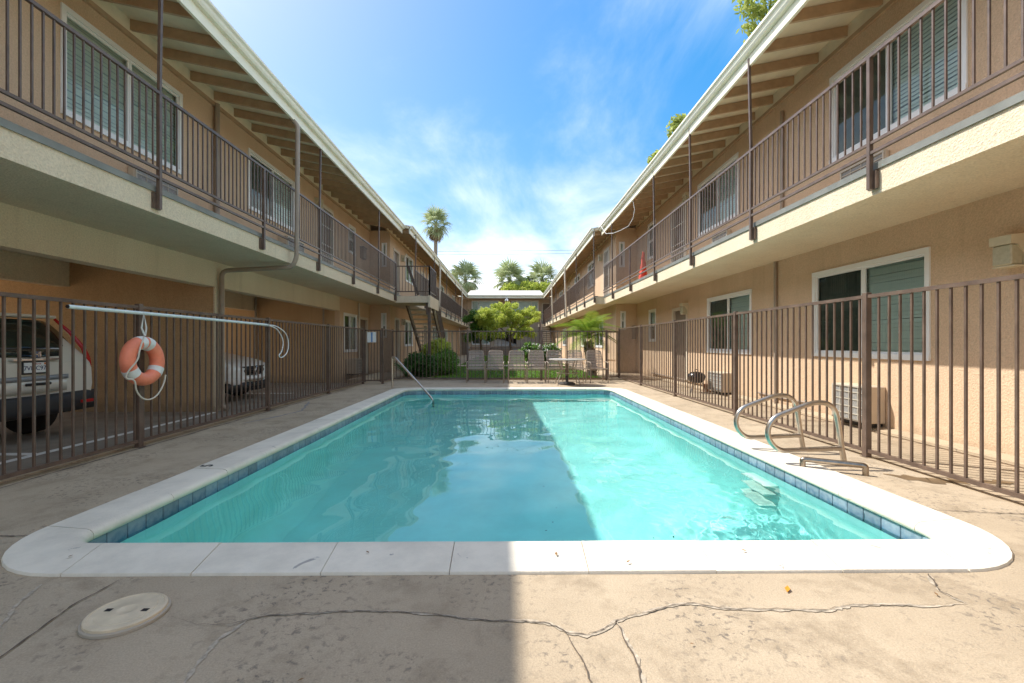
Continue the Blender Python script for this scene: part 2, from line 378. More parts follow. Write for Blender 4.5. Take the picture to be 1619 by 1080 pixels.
def thing(name, label, cat, loc=(0, 0, 0), group=None):
    o = bpy.data.objects.new(name, None); COL.objects.link(o); o.location = loc; o.empty_display_size = .2
    o['label'] = label; o['category'] = cat
    if group: o['group'] = group
    return o
def tag(o, label, cat, group=None):
    o['label'] = label; o['category'] = cat
    if group: o['group'] = group
    return o
def inst(name, me, parent, loc, rot=(0, 0, 0), scale=(1, 1, 1)):
    """a part that shares mesh data; loc is in world space"""
    o = bpy.data.objects.new(name, me); COL.objects.link(o); o.parent = parent
    o.location = Vector(loc) - wloc(parent); o.rotation_euler = rot; o.scale = scale
    return o
def copy_tree(o, parent=None):
    c = o.copy(); COL.objects.link(c); c.parent = parent
    for ch in list(o.children): copy_tree(ch, c)
    return c
def rebase(root, loc):
    """put a mesh-only thing's origin at its base"""
    root.location = loc; root.data.transform(Matrix.Translation(-Vector(loc))); return root

def frame_of(O, U, N):
    O, U, N = Vector(O), Vector(U), Vector(N)
    return lambda u, n, v: tuple(O + U * u + N * n + Vector((0, 0, v)))
# wall frames: (u along the wall, n out of the wall, v up)
F_LEFT = frame_of((-5.4, 0, 0), (0, 1, 0), (1, 0, 0));   F_LEFT_JOG = frame_of((0, 17.9, 0), (1, 0, 0), (0, -1, 0)); F_LEFT_FAR = frame_of((-4.6, 0, 0), (0, 1, 0), (1, 0, 0))
F_RIGHT = frame_of((4.95, 0, 0), (0, 1, 0), (-1, 0, 0)); F_RIGHT_JOG = frame_of((0, 17.35, 0), (1, 0, 0), (0, -1, 0)); F_RIGHT_FAR = frame_of((4.15, 0, 0), (0, 1, 0), (-1, 0, 0))
F_REAR = frame_of((0, 43.5, 0), (1, 0, 0), (0, -1, 0))

def wall(F, u0, u1, v0, v1, holes, m, parent, depth=.16):
    """stucco wall with real openings: face, reveals and back face"""
    us = sorted({u0, u1} | {h[0] for h in holes} | {h[1] for h in holes}); vs = sorted({v0, v1} | {h[2] for h in holes} | {h[3] for h in holes})
    mb = MB(F)
    for i in range(len(us) - 1):
        for j in range(len(vs) - 1):
            a, b, c, d = us[i], us[i + 1], vs[j], vs[j + 1]; um, vm = (a + b) / 2, (c + d) / 2
            if any(h[0] < um < h[1] and h[2] < vm < h[3] for h in holes): continue
            mb.quad((a, 0, c), (b, 0, c), (b, 0, d), (a, 0, d)); mb.quad((a, -depth, c), (b, -depth, c), (b, -depth, d), (a, -depth, d))
    for a, b, c, d in holes + [(u0, u1, v0, v1)]:
        for p, q in (((a, c), (b, c)), ((b, c), (b, d)), ((b, d), (a, d)), ((a, d), (a, c))):
            mb.quad((p[0], 0, p[1]), (q[0], 0, q[1]), (q[0], -depth, q[1]), (p[0], -depth, p[1]))
    return mb.build('wall', m, parent)

def window(F, u0, u1, v0, v1, parent, style='slider', dark=0, tw=.065):
    """white framed window: window > sash, pane, blind, screen. dark: which pane has a dark screen"""
    fr = MB(F); d0, d1 = -.05, .022
    fr.box(u0, u1, d0, d1, v1 - tw, v1); fr.box(u0, u1, d0, d1 + .006, v0, v0 + tw)
    fr.box(u0, u0 + tw, d0, d1 - .003, v0 + tw, v1 - tw); fr.box(u1 - tw, u1, d0, d1 - .003, v0 + tw, v1 - tw)
    a, b, c, d = u0 + tw, u1 - tw, v0 + tw, v1 - tw
    w = fr.build('window', VINYL, parent)
    if style == 'slider': cells = [(a, (a + b) / 2, c, d), ((a + b) / 2, b, c, d)]
    elif style == 'hung': cells = [(a, b, c, (c + d) / 2), (a, b, (c + d) / 2, d)]
    elif style == 'triple': cells = [(a, a + (b - a) * .25, c, d), (a + (b - a) * .25, a + (b - a) * .75, c, d), (a + (b - a) * .75, b, c, d)]
    for i, (p, q, r, s) in enumerate(cells):
        sw = .032; n0, n1 = (-.042, -.012) if i % 2 == 0 else (-.036, -.004)
        sm = MB(F); sm.box(p, q, n0, n1, r, r + sw); sm.box(p, q, n0, n1, s - sw, s); sm.box(p, p + sw, n0, n1, r + sw, s - sw); sm.box(q - sw, q, n0, n1, r + sw, s - sw)
        sm.build('sash', VINYL, w)
        g = MB(F); cs = [(p + sw, n0 + .012, r + sw), (q - sw, n0 + .012, r + sw), (q - sw, n0 + .012, s - sw), (p + sw, n0 + .012, s - sw)]
        nf = Vector(F(0, 1, 0)) - Vector(F(0, 0, 0)); uf = Vector(F(1, 0, 0)) - Vector(F(0, 0, 0))
        g.quad(*(cs if uf.cross(Vector((0, 0, 1))).dot(nf) > 0 else cs[::-1])); g.build('pane', MATS['glass'], w)
        if i == dark:
            k = MB(F); k.quad((p, -.062, r), (q, -.062, r), (q, -.062, s), (p, -.062, s)); k.build('screen', DARKSCREEN, w)
        else:
            k = MB(F); pitch = .05; nn = max(3, int((s - r) / pitch))
            for t in range(nn):
                z = r + (s - r) * (t + .5) / nn; e0, e1 = random.gauss(0, .0035), random.gauss(0, .0035); g0 = random.gauss(0, .003); k.quad((p, -.064 + g0, z - .024 + e0), (q, -.064 + g0, z - .024 + e1), (q, -.080, z + .027 + e1), (p, -.080, z + .027 + e0))
            k.build('blind', BLIND, w, kind='stuff')
    bk = MB(F); bk.quad((u0, -.14, v0), (u1, -.14, v0), (u1, -.14, v1), (u0, -.14, v1)); bk.build('curtain', CURTAIN, w)
    return (u0 + .01, u1 - .01, v0 + .01, v1 - .01)

def door(F, u0, u1, v0, v1, parent, security=False):
    t = .09; mb = MB(F)
    mb.box(u0, u0 + t, -.10, .02, v0, v1); mb.box(u1 - t, u1, -.10, .02, v0, v1); mb.box(u0 + t, u1 - t, -.10, .018, v1 - t, v1)
    d = mb.build('door', TRIM, parent)
    s = MB(F); s.box(u0 + t, u1 - t, -.10, -.06, v0, v1 - t); 
    s.build('door_slab', DOORP, d)
    k = MB(F); k.tube([(u0 + t + .07, -.06, v0 + .95), (u0 + t + .07, -.01, v0 + .95)], .022, 8); k.build('handle', STEEL, d)
    if security:
        g = MB(F); a, b = u0 + t - .02, u1 - t + .02; c, e = v0 + .02, v1 - t
        g.box(a, a + .04, .0, .04, c, e); g.box(b - .04, b, .0, .04, c, e); g.box(a + .04, b - .04, .0, .04, c, c + .04); g.box(a + .04, b - .04, .0, .04, e - .04, e)
        for i in range(1, 8): u = a + (b - a) * i / 8; g.box(u - .007, u + .007, .012, .028, c + .04, e - .04)
        for i in (.25, .5, .75): z = c + (e - c) * i; g.box(a + .04, b - .04, .006, .034, z - .012, z + .012)
        g.build('security_grille', SECUR, d)
    return (u0 + .01, u1 - .01, v0 - .001, v1 - .01)

# ------------------------------------------------------------------ ground, deck, lawn, paths
def rrect(hw, y0, y1, r, cx=.03, n=10, rf=None):
    """rounded rectangle loop, counter-clockwise, starting on the near side"""
    pts = []; rf = r if rf is None else rf
    for (cxx, cyy, a0, r) in ((cx + hw - r, y0 + r, -90, r), (cx + hw - rf, y1 - rf, 0, rf), (cx - hw + rf, y1 - rf, 90, rf), (cx - hw + r, y0 + r, 180, r)):
        for i in range(n + 1):
            a = R(a0 + 90 * i / n); pts.append((cxx + r * math.cos(a), cyy + r * math.sin(a)))
    return pts
PW, PY0, PY1 = 2.525, 2.62, 11.32       # inner lip of the coping
CW = .36                                # coping width
def ring_sheet(name, outer, inner, z, m, kind='structure'):
    """flat sheet between an outer rectangle and an inner loop, filled from the triangulated border"""
    import bmesh
    bm = bmesh.new()
    def loop(pts): 
        vs = [bm.verts.new((x, y, z)) for x, y in pts]; return [bm.edges.new((vs[i], vs[(i + 1) % len(vs)])) for i in range(len(vs))]
    e = loop(outer) + loop(inner); bmesh.ops.triangle_fill(bm, edges=e, use_beauty=True)
    bmesh.ops.recalc_face_normals(bm, faces=bm.faces)
    for f in bm.faces:
        if f.normal.z < 0: f.normal_flip()
    me = bpy.data.meshes.new(name); bm.to_mesh(me); bm.free(); me.materials.append(m)
    o = bpy.data.objects.new(name, me); COL.objects.link(o); o['kind'] = kind; return o
SOIL = mat('soil', (.16, .125, .09), .95, 0, .25, 3, .01, 40)
ring_sheet('ground', [(-600, -600), (600, -600), (600, 900), (-600, 900)], [(-3.4, 1.8), (3.4, 1.8), (3.4, 12.2), (-3.4, 12.2)], -.20, SOIL)
outer_loop = rrect(PW + CW - .004, PY0 - CW + .004, PY1 + CW - .004, .60)
deck = ring_sheet('pool_deck', [(-4.16, -8), (5.0, -8), (5.0, 14.16), (-4.16, 14.16)], outer_loop, 0.0, CONC)
LAWNB = mat('lawn_soil', (.06, .085, .025), .95, 0, .3, 3)
ms = MB(); ms.box(-4.22, -4.16, -8, 14.16, -.2, .012); ms.build('deck_kerb', CONC, deck)
ms = MB(); ms.box(-4.16, 5.0, 14.16, 14.24, -.15, .05); ms.build('deck_kerb', CONC, deck)
# strip of footing along the wall on the sunny side
ms = MB(); ms.prism([(4.80, -.02), (4.80, .02), (4.95, .05), (4.95, -.02)], 'y', -6, 14.1); ms.build('wall_footing', CONC, deck)
lawn = MB().box(-2.5, 3.1, 14.25, 41.5, -.15, .0); lawn = lawn.build('lawn', LAWNB, kind='structure')
pp = MB().box(-5.0, -2.5, 14.25, 43.5, -.15, .015); pp.box(3.1, 5.0, 14.25, 43.5, -.15, .012); pp.box(-2.5, 3.1, 22.4, 23.6, -.15, .02); pp.box(-2.5, 3.1, 41.5, 43.4, -.15, .014)
pp.build('path', CONC, kind='structure')
cpf = MB().box(-11.6, -4.22, -8, 14.6, -.2, -.12); cpf = cpf.build('carport_floor', ASPH, kind='structure')
al = MB().box(-60, -11.6, -40, 60, -.2, -.14); al.build('alley', CONC, kind='structure')
ln = MB(); ln.box(-5.40, -5.31, 3.2, 8.4, -.12, -.115); ln.box(-10, -5.42, 5.2, 5.3, -.12, -.115); ln.box(-10, -5.42, 11.5, 11.6, -.12, -.115); ln.build('bay_line', WHITEP, cpf)

def crack(pts, w, m, name='crack', z=.004, jit=.008, step=.018):
    """an uneven strip lying on the deck"""
    P = []
    for (x0, y0), (x1, y1) in zip(pts[:-1], pts[1:]):
        k = max(1, int(math.hypot(x1 - x0, y1 - y0) / step))
        for i in range(k): P.append((x0 + (x1 - x0) * i / k, y0 + (y1 - y0) * i / k))
    P.append(pts[-1]); q = [0.0, 0.0]; W = []
    for x, y in P:
        q = [.72 * q[0] + random.uniform(-jit, jit) * .6, .72 * q[1] + random.uniform(-jit, jit) * .6]; W.append((x + q[0], y + q[1]))
    P = W
    mb = MB(); vs = []
    for i, (x, y) in enumerate(P):
        a = P[max(0, i - 1)]; b = P[min(len(P) - 1, i + 1)]; tx, ty = b[0] - a[0], b[1] - a[1]; l = math.hypot(tx, ty) or 1
        t = i / (len(P) - 1); ww = w * random.uniform(.35, 1.3) * min(1, 8 * t + .15, 8 * (1 - t) + .15)
        nx, ny = -ty / l * ww / 2, tx / l * ww / 2; vs += [(x + nx, y + ny, z), (x - nx, y - ny, z)]
    mb.raw(vs, [(2 * i, 2 * i + 1, 2 * i + 3, 2 * i + 2) for i in range(len(P) - 1)])
    return mb.build(name, m, deck, kind='stuff')
CA = [(-1.41, 1.92), (-1.28, 1.87), (-1.13, 1.86), (-1.08, 1.9), (-1.01, 1.93), (-.86, 1.94), (-.65, 1.96), (-.41, 1.94), (-.22, 1.91), (-.06, 1.88), (.07, 1.88), (.17, 1.86), (.24, 1.80), (.31, 1.78), (.38, 1.82), (.45, 1.88), (.55, 1.92), (.71, 1.98), (.82, 2.0), (.91, 1.96), (1.07, 1.95), (1.24, 1.95), (1.36, 1.94), (1.5, 1.98), (1.7, 1.98), (1.86, 1.97), (2.02, 1.99)]
crack(CA[2:10], .012, MORTAR, 'crack_filler', .003); crack(CA[8:], .020, MORTAR, 'crack_filler', .003); crack(CA, .0040, CRACK, 'crack', .006)
crack([(.45, 1.88), (.46, 1.78), (.47, 1.67), (.45, 1.3)], .018, MORTAR, 'crack_filler', .003); crack([(.45, 1.88), (.455, 1.78), (.465, 1.67), (.445, 1.3)], .007, CRACK, 'crack', .006)
crack([(.23, 1.8), (.26, 1.7), (.29, 1.5), (.33, 1.3)], .006, CRACK, 'crack', .006)
crack([(-1.08, 1.9), (-1.12, 1.78), (-1.11, 1.64), (-1.08, 1.4)], .018, MORTAR, 'crack_filler', .003)
crack([(-1.88, 2.22), (-1.9, 2.0), (-1.85, 1.68), (-1.8, 1.3)], .008, CRACK, 'crack', .006, .004)
crack([(-2.22, 2.19), (-2.14, 2.0), (-2.07, 1.89), (-2.0, 1.7)], .016, MORTAR, 'crack_filler', .003)
crack([(2.09, 2.24), (2.0, 2.09), (2.02, 1.99)], .02, MORTAR, 'crack_filler', .003); crack([(2.09, 2.24), (2.0, 2.09), (2.02, 1.99)], .007, CRACK, 'crack', .006)
crack([(-4.1, 2.70), (-2.80, 2.74)], .012, CRACK, 'expansion_joint', .005, .003)
crack([(-4.1, 7.75), (-2.86, 7.78)], .010, CRACK, 'expansion_joint', .005, .003)
crack([(2.93, 6.4), (3.9, 6.3), (4.8, 6.34)], .010, CRACK, 'expansion_joint', .005, .003)
crack([(2.93, 3.1), (3.9, 2.95), (4.8, 3.0)], .010, CRACK, 'expansion_joint', .005, .006)
crack([(-4.02, 3.2), (-4.0, 5.0), (-4.01, 8.0), (-3.98, 12.0)], .03, CRACK, 'expansion_joint', .005, .012, .08)
crack([(-3.9, 9.0), (-3.5, 7.8), (-3.75, 6.5)], .05, mat('deck_patch', (.27, .25, .23), .9, 0, .2, 8), 'patch', .003, .03, .08)
crack([(3.3, 3.95), (3.55, 3.75), (4.2, 3.7)], .16, mat('damp_stain', (.17, .11, .055), .75, 0, .3, 9), 'stain', .003, .03, .05)

# ------------------------------------------------------------------ the pool
pool = thing('swimming_pool', 'rectangular pool with rounded corners, white coping and blue waterline tiles', 'swimming pool', (0.03, 7, 0))
def resample(pts, step):
    P = [Vector((x, y)) for x, y in pts]; n = len(P); L = [(P[(i + 1) % n] - P[i]).length for i in range(n)]; T = sum(L); k = round(T / step); out = []
    for j in range(k):
        s = T * j / k; i = 0
        while s > L[i]: s -= L[i]; i += 1
        out.append(P[i].lerp(P[(i + 1) % n], s / L[i] if L[i] else 0))
    return out
# coping: cast sections with open joints, bull-nosed towards the water
def coping():
    n = 10; inner = rrect(PW, PY0, PY1, .15, n=n, rf=.30); outer = rrect(PW + CW, PY0 - CW, PY1 + CW, .60, n=n)
    # densify straight runs so that sections can be cut
    I, O = [], []
    for i in range(len(inner)):
        j = (i + 1) % len(inner); a, b = Vector(inner[i]), Vector(inner[j]); c, d = Vector(outer[i]), Vector(outer[j]); k = max(1, round((b - a).length / .06)) if (b - a).length > .5 else 1
        for t in range(k): I.append(a.lerp(b, t / k)); O.append(c.lerp(d, t / k))
    prof = [(1.0, -.10), (1.0, .006), (.985, .014), (.5, .020), (.16, .024), (.07, .020), (.02, .008), (-.004, -.008), (.0, -.026), (.02, -.036), (.16, -.040)]
    m = len(I); per = [0]
    for i in range(m): per.append(per[-1] + (I[(i + 1) % m] - I[i]).length * .5 + (O[(i + 1) % m] - O[i]).length * .5)
    nsec = round(per[-1] / .66); start = 0
    cuts = [0]
    for s in range(1, nsec):
        t = per[-1] * s / nsec; cuts.append(min(range(m), key=lambda i: abs(per[i] - t)))
    cuts.append(m)
    for s in range(nsec):
        a, b = cuts[s], cuts[s + 1]
        idx = list(range(a, b + 1)); pts = []
        dz = random.uniform(-.0015, .0015)
        for q, i in enumerate(idx):
            p_in, p_out = I[i % m].copy(), O[i % m].copy()
            if q in (0, len(idx) - 1) and len(idx) > 1:      # open the joint by 2.5 mm each side
                nb = idx[1] if q == 0 else idx[-2]; f = .0021 / max(.02, (I[nb % m] - I[i % m]).length)
                p_in = p_in.lerp(I[nb % m], f); p_out = p_out.lerp(O[nb % m], f)
            for t, z in prof:
                p = p_in.lerp(p_out, t); pts.append((p.x, p.y, z + (dz if z > 0 else 0)))
        k = len(prof); fs = []
        for q in range(len(idx) - 1):
            for e in range(k): fs.append((q * k + e, q * k + (e + 1) % k, (q + 1) * k + (e + 1) % k, (q + 1) * k + e))
        fs.append(tuple(range(k))); fs.append(tuple((len(idx) - 1) * k + e for e in range(k))[::-1])
        MB().raw(pts, fs).build('coping_section', MATS['coping'], pool, smooth=True)
    bed = MB(); vs = []
    for i in range(m):
        vs += [(*I[i].lerp(O[i], .2), .012), (*I[i].lerp(O[i], .985), .0)]
    bed.raw(vs, [(2 * i, 2 * i + 1, (2 * i + 3) % (2 * m), (2 * i + 2) % (2 * m)) for i in range(m)]); bed.build('joint_bed', mat('joint_sand', (.40, .35, .28), .95), pool)
coping()
# waterline tiles
def tiles():
    loop = rrect(PW + .028, PY0 - .028, PY1 + .028, .178, n=10, rf=.328); P = resample(loop, .156)
    me = MB().cbox(-.0750, .0750, -.006, .006, -.0750, .0750, .003).mesh('tile', MATS['tile'])
    n = len(P)
    for i in range(n):
        a, b = P[i], P[(i + 1) % n]; c = (a + b) / 2; inst('tile', me, pool, (c.x, c.y, -.116), (0, 0, math.atan2(b.y - a.y, b.x - a.x)), ((b - a).length / .156, 1, 1))
    loop2 = rrect(PW + .030, PY0 - .030, PY1 + .030, .18, n=10, rf=.33); mb = MB(); k = len(loop2); vs = [(x, y, z) for z in (-.03, -.195) for x, y in loop2]
    mb.raw(vs, [(i, (i + 1) % k, k + (i + 1) % k, k + i) for i in range(k)]); mb.build('grout_band', GROUT, pool)
tiles()
def floor_z(y):
    t = (PY1 - y) / (PY1 - PY0)
    s = min(1, max(0, (t - .15) / .6)); s = s * s * (3 - 2 * s); return -.125 - (1.02 + .66 * s)
def basin():
    mb = MB(); vs = []; levels = [(.036, -.19, None), (.030, -.20, None), (.0, -.6, None), (-.02, None, .30), (-.06, None, .16), (-.16, None, .06), (-.32, None, .0)]
    k = None
    for off, z, dz in levels:
        lp = rrect(PW + off, PY0 - off, PY1 + off, max(.02, .15 + off), n=10, rf=max(.02, .30 + off)); k = len(lp)
        D = []
        for i in range(k):
            a, b = Vector(lp[i]), Vector(lp[(i + 1) % k]); q = 12 if (b - a).length > .5 else 1
            for t in range(q): D.append(a.lerp(b, t / q))
        k = len(D)
        for p in D:
            vs.append((p.x, p.y, z if z is not None else floor_z(p.y) + dz))
    m = len(levels)
    fs = [(j * k + i, j * k + (i + 1) % k, (j + 1) * k + (i + 1) % k, (j + 1) * k + i) for j in range(m - 1) for i in range(k)]
    mb.raw(vs, fs)
    x0, x1, y0, y1 = .03 - PW + .25, .03 + PW - .25, PY0 + .25, PY1 - .25
    n = 30; g = [(x, y0 + (y1 - y0) * j / n, floor_z(y0 + (y1 - y0) * j / n) - .004) for j in range(n + 1) for x in (x0, x1)]
    mb.raw(g, [(2 * j, 2 * j + 1, 2 * j + 3, 2 * j + 2) for j in range(n)])
    b = mb.build('basin', PLASTER, pool, smooth=True); b.cycles.is_caustics_receiver = True
    return b
basin()
# white plastic ladder treads in the deep wall
tm = MB().cbox(-.07, .07, -.22, .22, -.018, .018, .008).mesh('tread', mat('tread_plastic', (.62, .80, .73), .4))
for i in range(3): 
    o = inst('tread', tm, pool, (PW + .03 - .055, 4.50, -.42 - .26 * i)); o.cycles.is_caustics_receiver = True
# water surface: a gently moving sheet, livelier where the return jet breaks it
def water():
    nx, ny = 250, 420; x = np.linspace(.03 - PW - .024, .03 + PW + .024, nx + 1); y = np.linspace(PY0 - .024, PY1 + .024, ny + 1)
    X, Y = np.meshgrid(x, y); Z = np.zeros_like(X); r = np.random.default_rng(3)
    for lam, amp, k in ((1.6, .0022, 5), (.8, .0012, 7), (.42, .0005, 8)):
        for _ in range(k):
            a = r.uniform(0, 2 * math.pi); w = 2 * math.pi / (lam * r.uniform(.75, 1.3)); Z += amp / math.sqrt(k) * np.sin(w * (X * math.cos(a) + Y * math.sin(a)) + r.uniform(0, 6.28))
    jet = np.exp(-(((X - 1.55) / .5) ** 2 + ((Y - 4.0) / .85) ** 2)) + .4 * np.exp(-(((X - 1.8) / .3) ** 2 + ((Y - 3.5) / .35) ** 2))
    J = np.zeros_like(X)
    for lam, amp, k in ((.34, .0042, 10), (.17, .0026, 14), (.09, .0011, 14)):
        for _ in range(k):
            a = r.uniform(0, 2 * math.pi); w = 2 * math.pi / (lam * r.uniform(.7, 1.4)); J += amp / math.sqrt(k) * np.sin(w * (X * math.cos(a) + Y * math.sin(a)) + r.uniform(0, 6.28))
    Z += J * (1.3 * jet + .018)
    v = np.stack([X, Y, Z - .125], -1).reshape(-1, 3); idx = np.arange((nx + 1) * (ny + 1)).reshape(ny + 1, nx + 1)
    f = np.stack([idx[:-1, :-1], idx[:-1, 1:], idx[1:, 1:], idx[1:, :-1]], -1).reshape(-1, 4)
    me = bpy.data.meshes.new('pool_water'); me.from_pydata(v.tolist(), [], f.tolist()); me.polygons.foreach_set('use_smooth', [True] * len(f)); me.materials.append(MATS['water'])
    o = bpy.data.objects.new('pool_water', me); COL.objects.link(o); o['kind'] = 'structure'; o.cycles.is_caustics_caster = True
water()
db = MB(); q_ = random.Random(9)
for _ in range(26):
    x, y = q_.uniform(.4, 2.2), q_.uniform(2.9, 6.5); z = floor_z(y) + .002; r_ = q_.uniform(.006, .016); a_ = q_.uniform(0, 6.28)
    db.raw([(x + r_ * math.cos(a_), y + r_ * math.sin(a_), z), (x - .5 * r_ * math.sin(a_), y + .5 * r_ * math.cos(a_), z + .004), (x - r_ * math.cos(a_), y - r_ * math.sin(a_), z), (x + .5 * r_ * math.sin(a_), y - .5 * r_ * math.cos(a_), z + .003)], [(0, 1, 2, 3)])
db.build('sunken_debris', mat('debris', (.03, .035, .02), .9), pool, kind='stuff')
def text_mesh(s, size, m, parent, M, name='lettering', ext=.001):
    cu = bpy.data.curves.new(name, 'FONT'); cu.body = s; cu.size = size; cu.align_x = 'CENTER'; cu.align_y = 'CENTER'; cu.extrude = ext; cu.materials.append(m)
    tmp = bpy.data.objects.new(name, cu); me = bpy.data.meshes.new_from_object(tmp); bpy.data.objects.remove(tmp)
    if not me.materials: me.materials.append(m)
    o = bpy.data.objects.new(name, me); COL.objects.link(o); o.parent = parent; o.matrix_local = M; return o
text_mesh('5', .15, mat('marker_paint', (.05, .05, .05), .8), pool, Matrix.Translation((-2.76 - .03, 4.22 - 7, .0225)) @ Matrix.Rotation(R(90), 4, 'Z'), 'depth_marking')

# ------------------------------------------------------------------ apartment wings
def soffit_line(F, x): pass
def wing(root, s, Xw, Xe, Xs, y0, y1, r0, r1, ridge, slab0=None, slab1=None, outer=11.5):
    """roof, rafters, gutter and balcony slab of one stretch of a wing. s: -1 / +1 side; Xw wall, Xe eave, Xs slab edge (absolute)"""
    S = lambda x: s * x
    ze = 5.31; pitch = .2
    zr = lambda x: ze + .19 - .012 + (x - Xe) * pitch            # top of rafters
    # sheathing and roofing
    rf = MB(); rf.prism([(S(Xe - .02), zr(Xe) + .002), (S(ridge), zr(ridge) + .002), (S(outer + .4), zr(ridge) - .6), (S(outer + .4), zr(ridge) - .54), (S(ridge), zr(ridge) + .08), (S(Xe - .02), zr(Xe) + .08)], 'y', r0, r1)
    roof = rf.build('roof', SOFFIT, root)
    rt = MB(); rt.prism([(S(Xe - .08), zr(Xe) + .07), (S(ridge), zr(ridge) + .082), (S(outer + .4), zr(ridge) - .538), (S(outer + .4), zr(ridge) - .50), (S(ridge), zr(ridge) + .12), (S(Xe - .08), zr(Xe) + .105)], 'y', r0 - .01, r1 + .01); rt.build('roofing_sheet', ROOFING, roof)
    # rafters, each one a part
    L = (Xw + .1 - Xe - .02)
    rm = MB(); h = .15
    rm.prism([(0, -h), (L, L * pitch - h), (L, L * pitch), (0, 0)], 'y', -.021, .021)
    if s < 0: rm.v = [(-x, y, z) for x, y, z in rm.v]
    me = rm.mesh('rafter', RAFT); y = r0 + .25
    while y < r1 - .05: inst('rafter', me, root, (S(Xe + .02), y, zr(Xe + .02))); y += .615
    # blocking at the wall head and a trim strip under it
    bl = MB(); bl.prism([(S(Xw - .03), zr(Xw) - .20), (S(Xw - .03), zr(Xw) - .0), (S(Xw), zr(Xw)), (S(Xw), zr(Xw) - .20)], 'y', r0, y1); bl.build('blocking', SOFFIT, root)
    fz = MB(); fz.box(S(Xw - .045), S(Xw), r0, y1, zr(Xw) - .265, zr(Xw) - .203); fz.build('frieze_board', RAFT, root)
    # fascia board and gutter
    fa = MB(); fa.box(S(Xe - .022), S(Xe + .018), r0, r1, ze, zr(Xe) + .06); fa.build('fascia', FASCIA, root)
    gx = Xe - .024; gp = [(gx, 5.47), (gx - .055, 5.47), (gx - .075, 5.50), (gx - .085, 5.54), (gx - .115, 5.565), (gx - .115, 5.60), (gx - .108, 5.60), (gx - .106, 5.57), (gx - .075, 5.545), (gx - .065, 5.51), (gx - .05, 5.48), (gx, 5.48)]
    g = MB(); g.prism([(S(a), b) for a, b in gp], 'y', r0 - .03, r1 + .02)
    g.prism([(S(a), b) for a, b in [(gx, 5.47), (gx - .055, 5.47), (gx - .075, 5.50), (gx - .085, 5.54), (gx - .112, 5.565), (gx - .112, 5.60), (gx, 5.60)]], 'y', r0 - .032, r0 - .028)
    g.build('gutter', FASCIA, root)
    # balcony slab with a metal flashing along its top edge
    a, b = (slab0 if slab0 is not None else y0), (slab1 if slab1 is not None else y1)
    sl = MB(); sl.box(S(Xs), S(Xw + .2), a, b, 2.65, 2.925); sl.build('balcony_slab', CREAM, root)
    fl = MB(); fl.box(S(Xs - .018), S(Xs + .10), a, b, 2.922, 2.962); fl.box(S(Xs - .018), S(Xs - .006), a, b, 2.895, 2.922); fl.build('flashing', FLASH, root)
    fl = MB(); fl.box(S(Xs + .10), S(Xw), a, b, 2.925, 2.945); fl.build('balcony_floor', CONC, root)

# ---- left wing, with the carport
LW = thing('apartment_wing', 'tan two-storey wing with open carport bays under its balcony', 'apartment building', (-8, 10, 0))
wing(LW, -1, 5.4, 4.0, 4.08, -6, 17.9, -6, 17.3, 8.5, -6, 18.0)
wing(LW, -1, 4.6, 3.72, 3.70, 17.9, 43.5, 17.32, 42.2, 8.5, 18.0, 43.5)
H = [window(F_LEFT, 5.55, 7.60, 3.93, 5.27, LW, dark=9), window(F_LEFT, 9.53, 11.58, 3.95, 5.22, LW, dark=0), door(F_LEFT, 13.05, 14.15, 2.94, 5.24, LW, True), window(F_LEFT, 15.52, 16.2, 4.24, 5.22, LW, 'hung', dark=0), window(F_LEFT, 1.2, 3.2, 3.93, 5.27, LW, dark=0)]
wall(F_LEFT, -6, 17.9, 2.94, 5.66, H, TAN, LW)
H = [window(F_LEFT_JOG, -4.93, -4.73, 4.14, 5.08, LW, 'hung', dark=0, tw=.04)]
wall(F_LEFT_JOG, -5.41, -4.6, 2.94, 5.56, H, TAN, LW)
H = [door(F_LEFT_FAR, 18.4, 19.4, 2.94, 5.0, LW), window(F_LEFT_FAR, 20.6, 22.2, 3.95, 5.2, LW), door(F_LEFT_FAR, 24.2, 25.2, 2.94, 5.0, LW, True), window(F_LEFT_FAR, 26.5, 28.5, 3.95, 5.2, LW), window(F_LEFT_FAR, 31, 33, 3.95, 5.2, LW), door(F_LEFT_FAR, 35, 36, 2.94, 5.0, LW), window(F_LEFT_FAR, 38, 40, 3.95, 5.2, LW)]
wall(F_LEFT_FAR, 18.063, 43.48, 2.94, 5.52, H, TAN, LW)
# ground floor
bm_ = MB(); bm_.box(-5.62, -5.40, -6, 14.71, 2.19, 2.65); bm_.build('carport_beam', CREAM, LW)
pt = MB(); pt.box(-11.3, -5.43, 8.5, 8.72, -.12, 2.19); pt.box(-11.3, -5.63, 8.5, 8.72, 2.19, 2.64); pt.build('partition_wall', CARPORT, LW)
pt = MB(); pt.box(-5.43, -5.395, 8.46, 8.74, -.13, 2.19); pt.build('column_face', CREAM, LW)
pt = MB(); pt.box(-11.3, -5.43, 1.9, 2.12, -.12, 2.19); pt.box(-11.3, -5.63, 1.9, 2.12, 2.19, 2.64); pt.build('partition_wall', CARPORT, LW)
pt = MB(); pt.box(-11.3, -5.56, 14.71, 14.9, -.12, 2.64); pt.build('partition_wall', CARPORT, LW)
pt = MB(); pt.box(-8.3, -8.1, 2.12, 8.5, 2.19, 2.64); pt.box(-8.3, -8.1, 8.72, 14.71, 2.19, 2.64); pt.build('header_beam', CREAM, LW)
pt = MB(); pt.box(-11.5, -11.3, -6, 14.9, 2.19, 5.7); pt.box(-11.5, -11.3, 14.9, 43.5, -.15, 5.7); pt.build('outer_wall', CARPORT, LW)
pt = MB(); pt.box(-11.4, -5.58, -6, 18, 2.652, 2.70); pt.build('carport_ceiling', CREAM, LW)
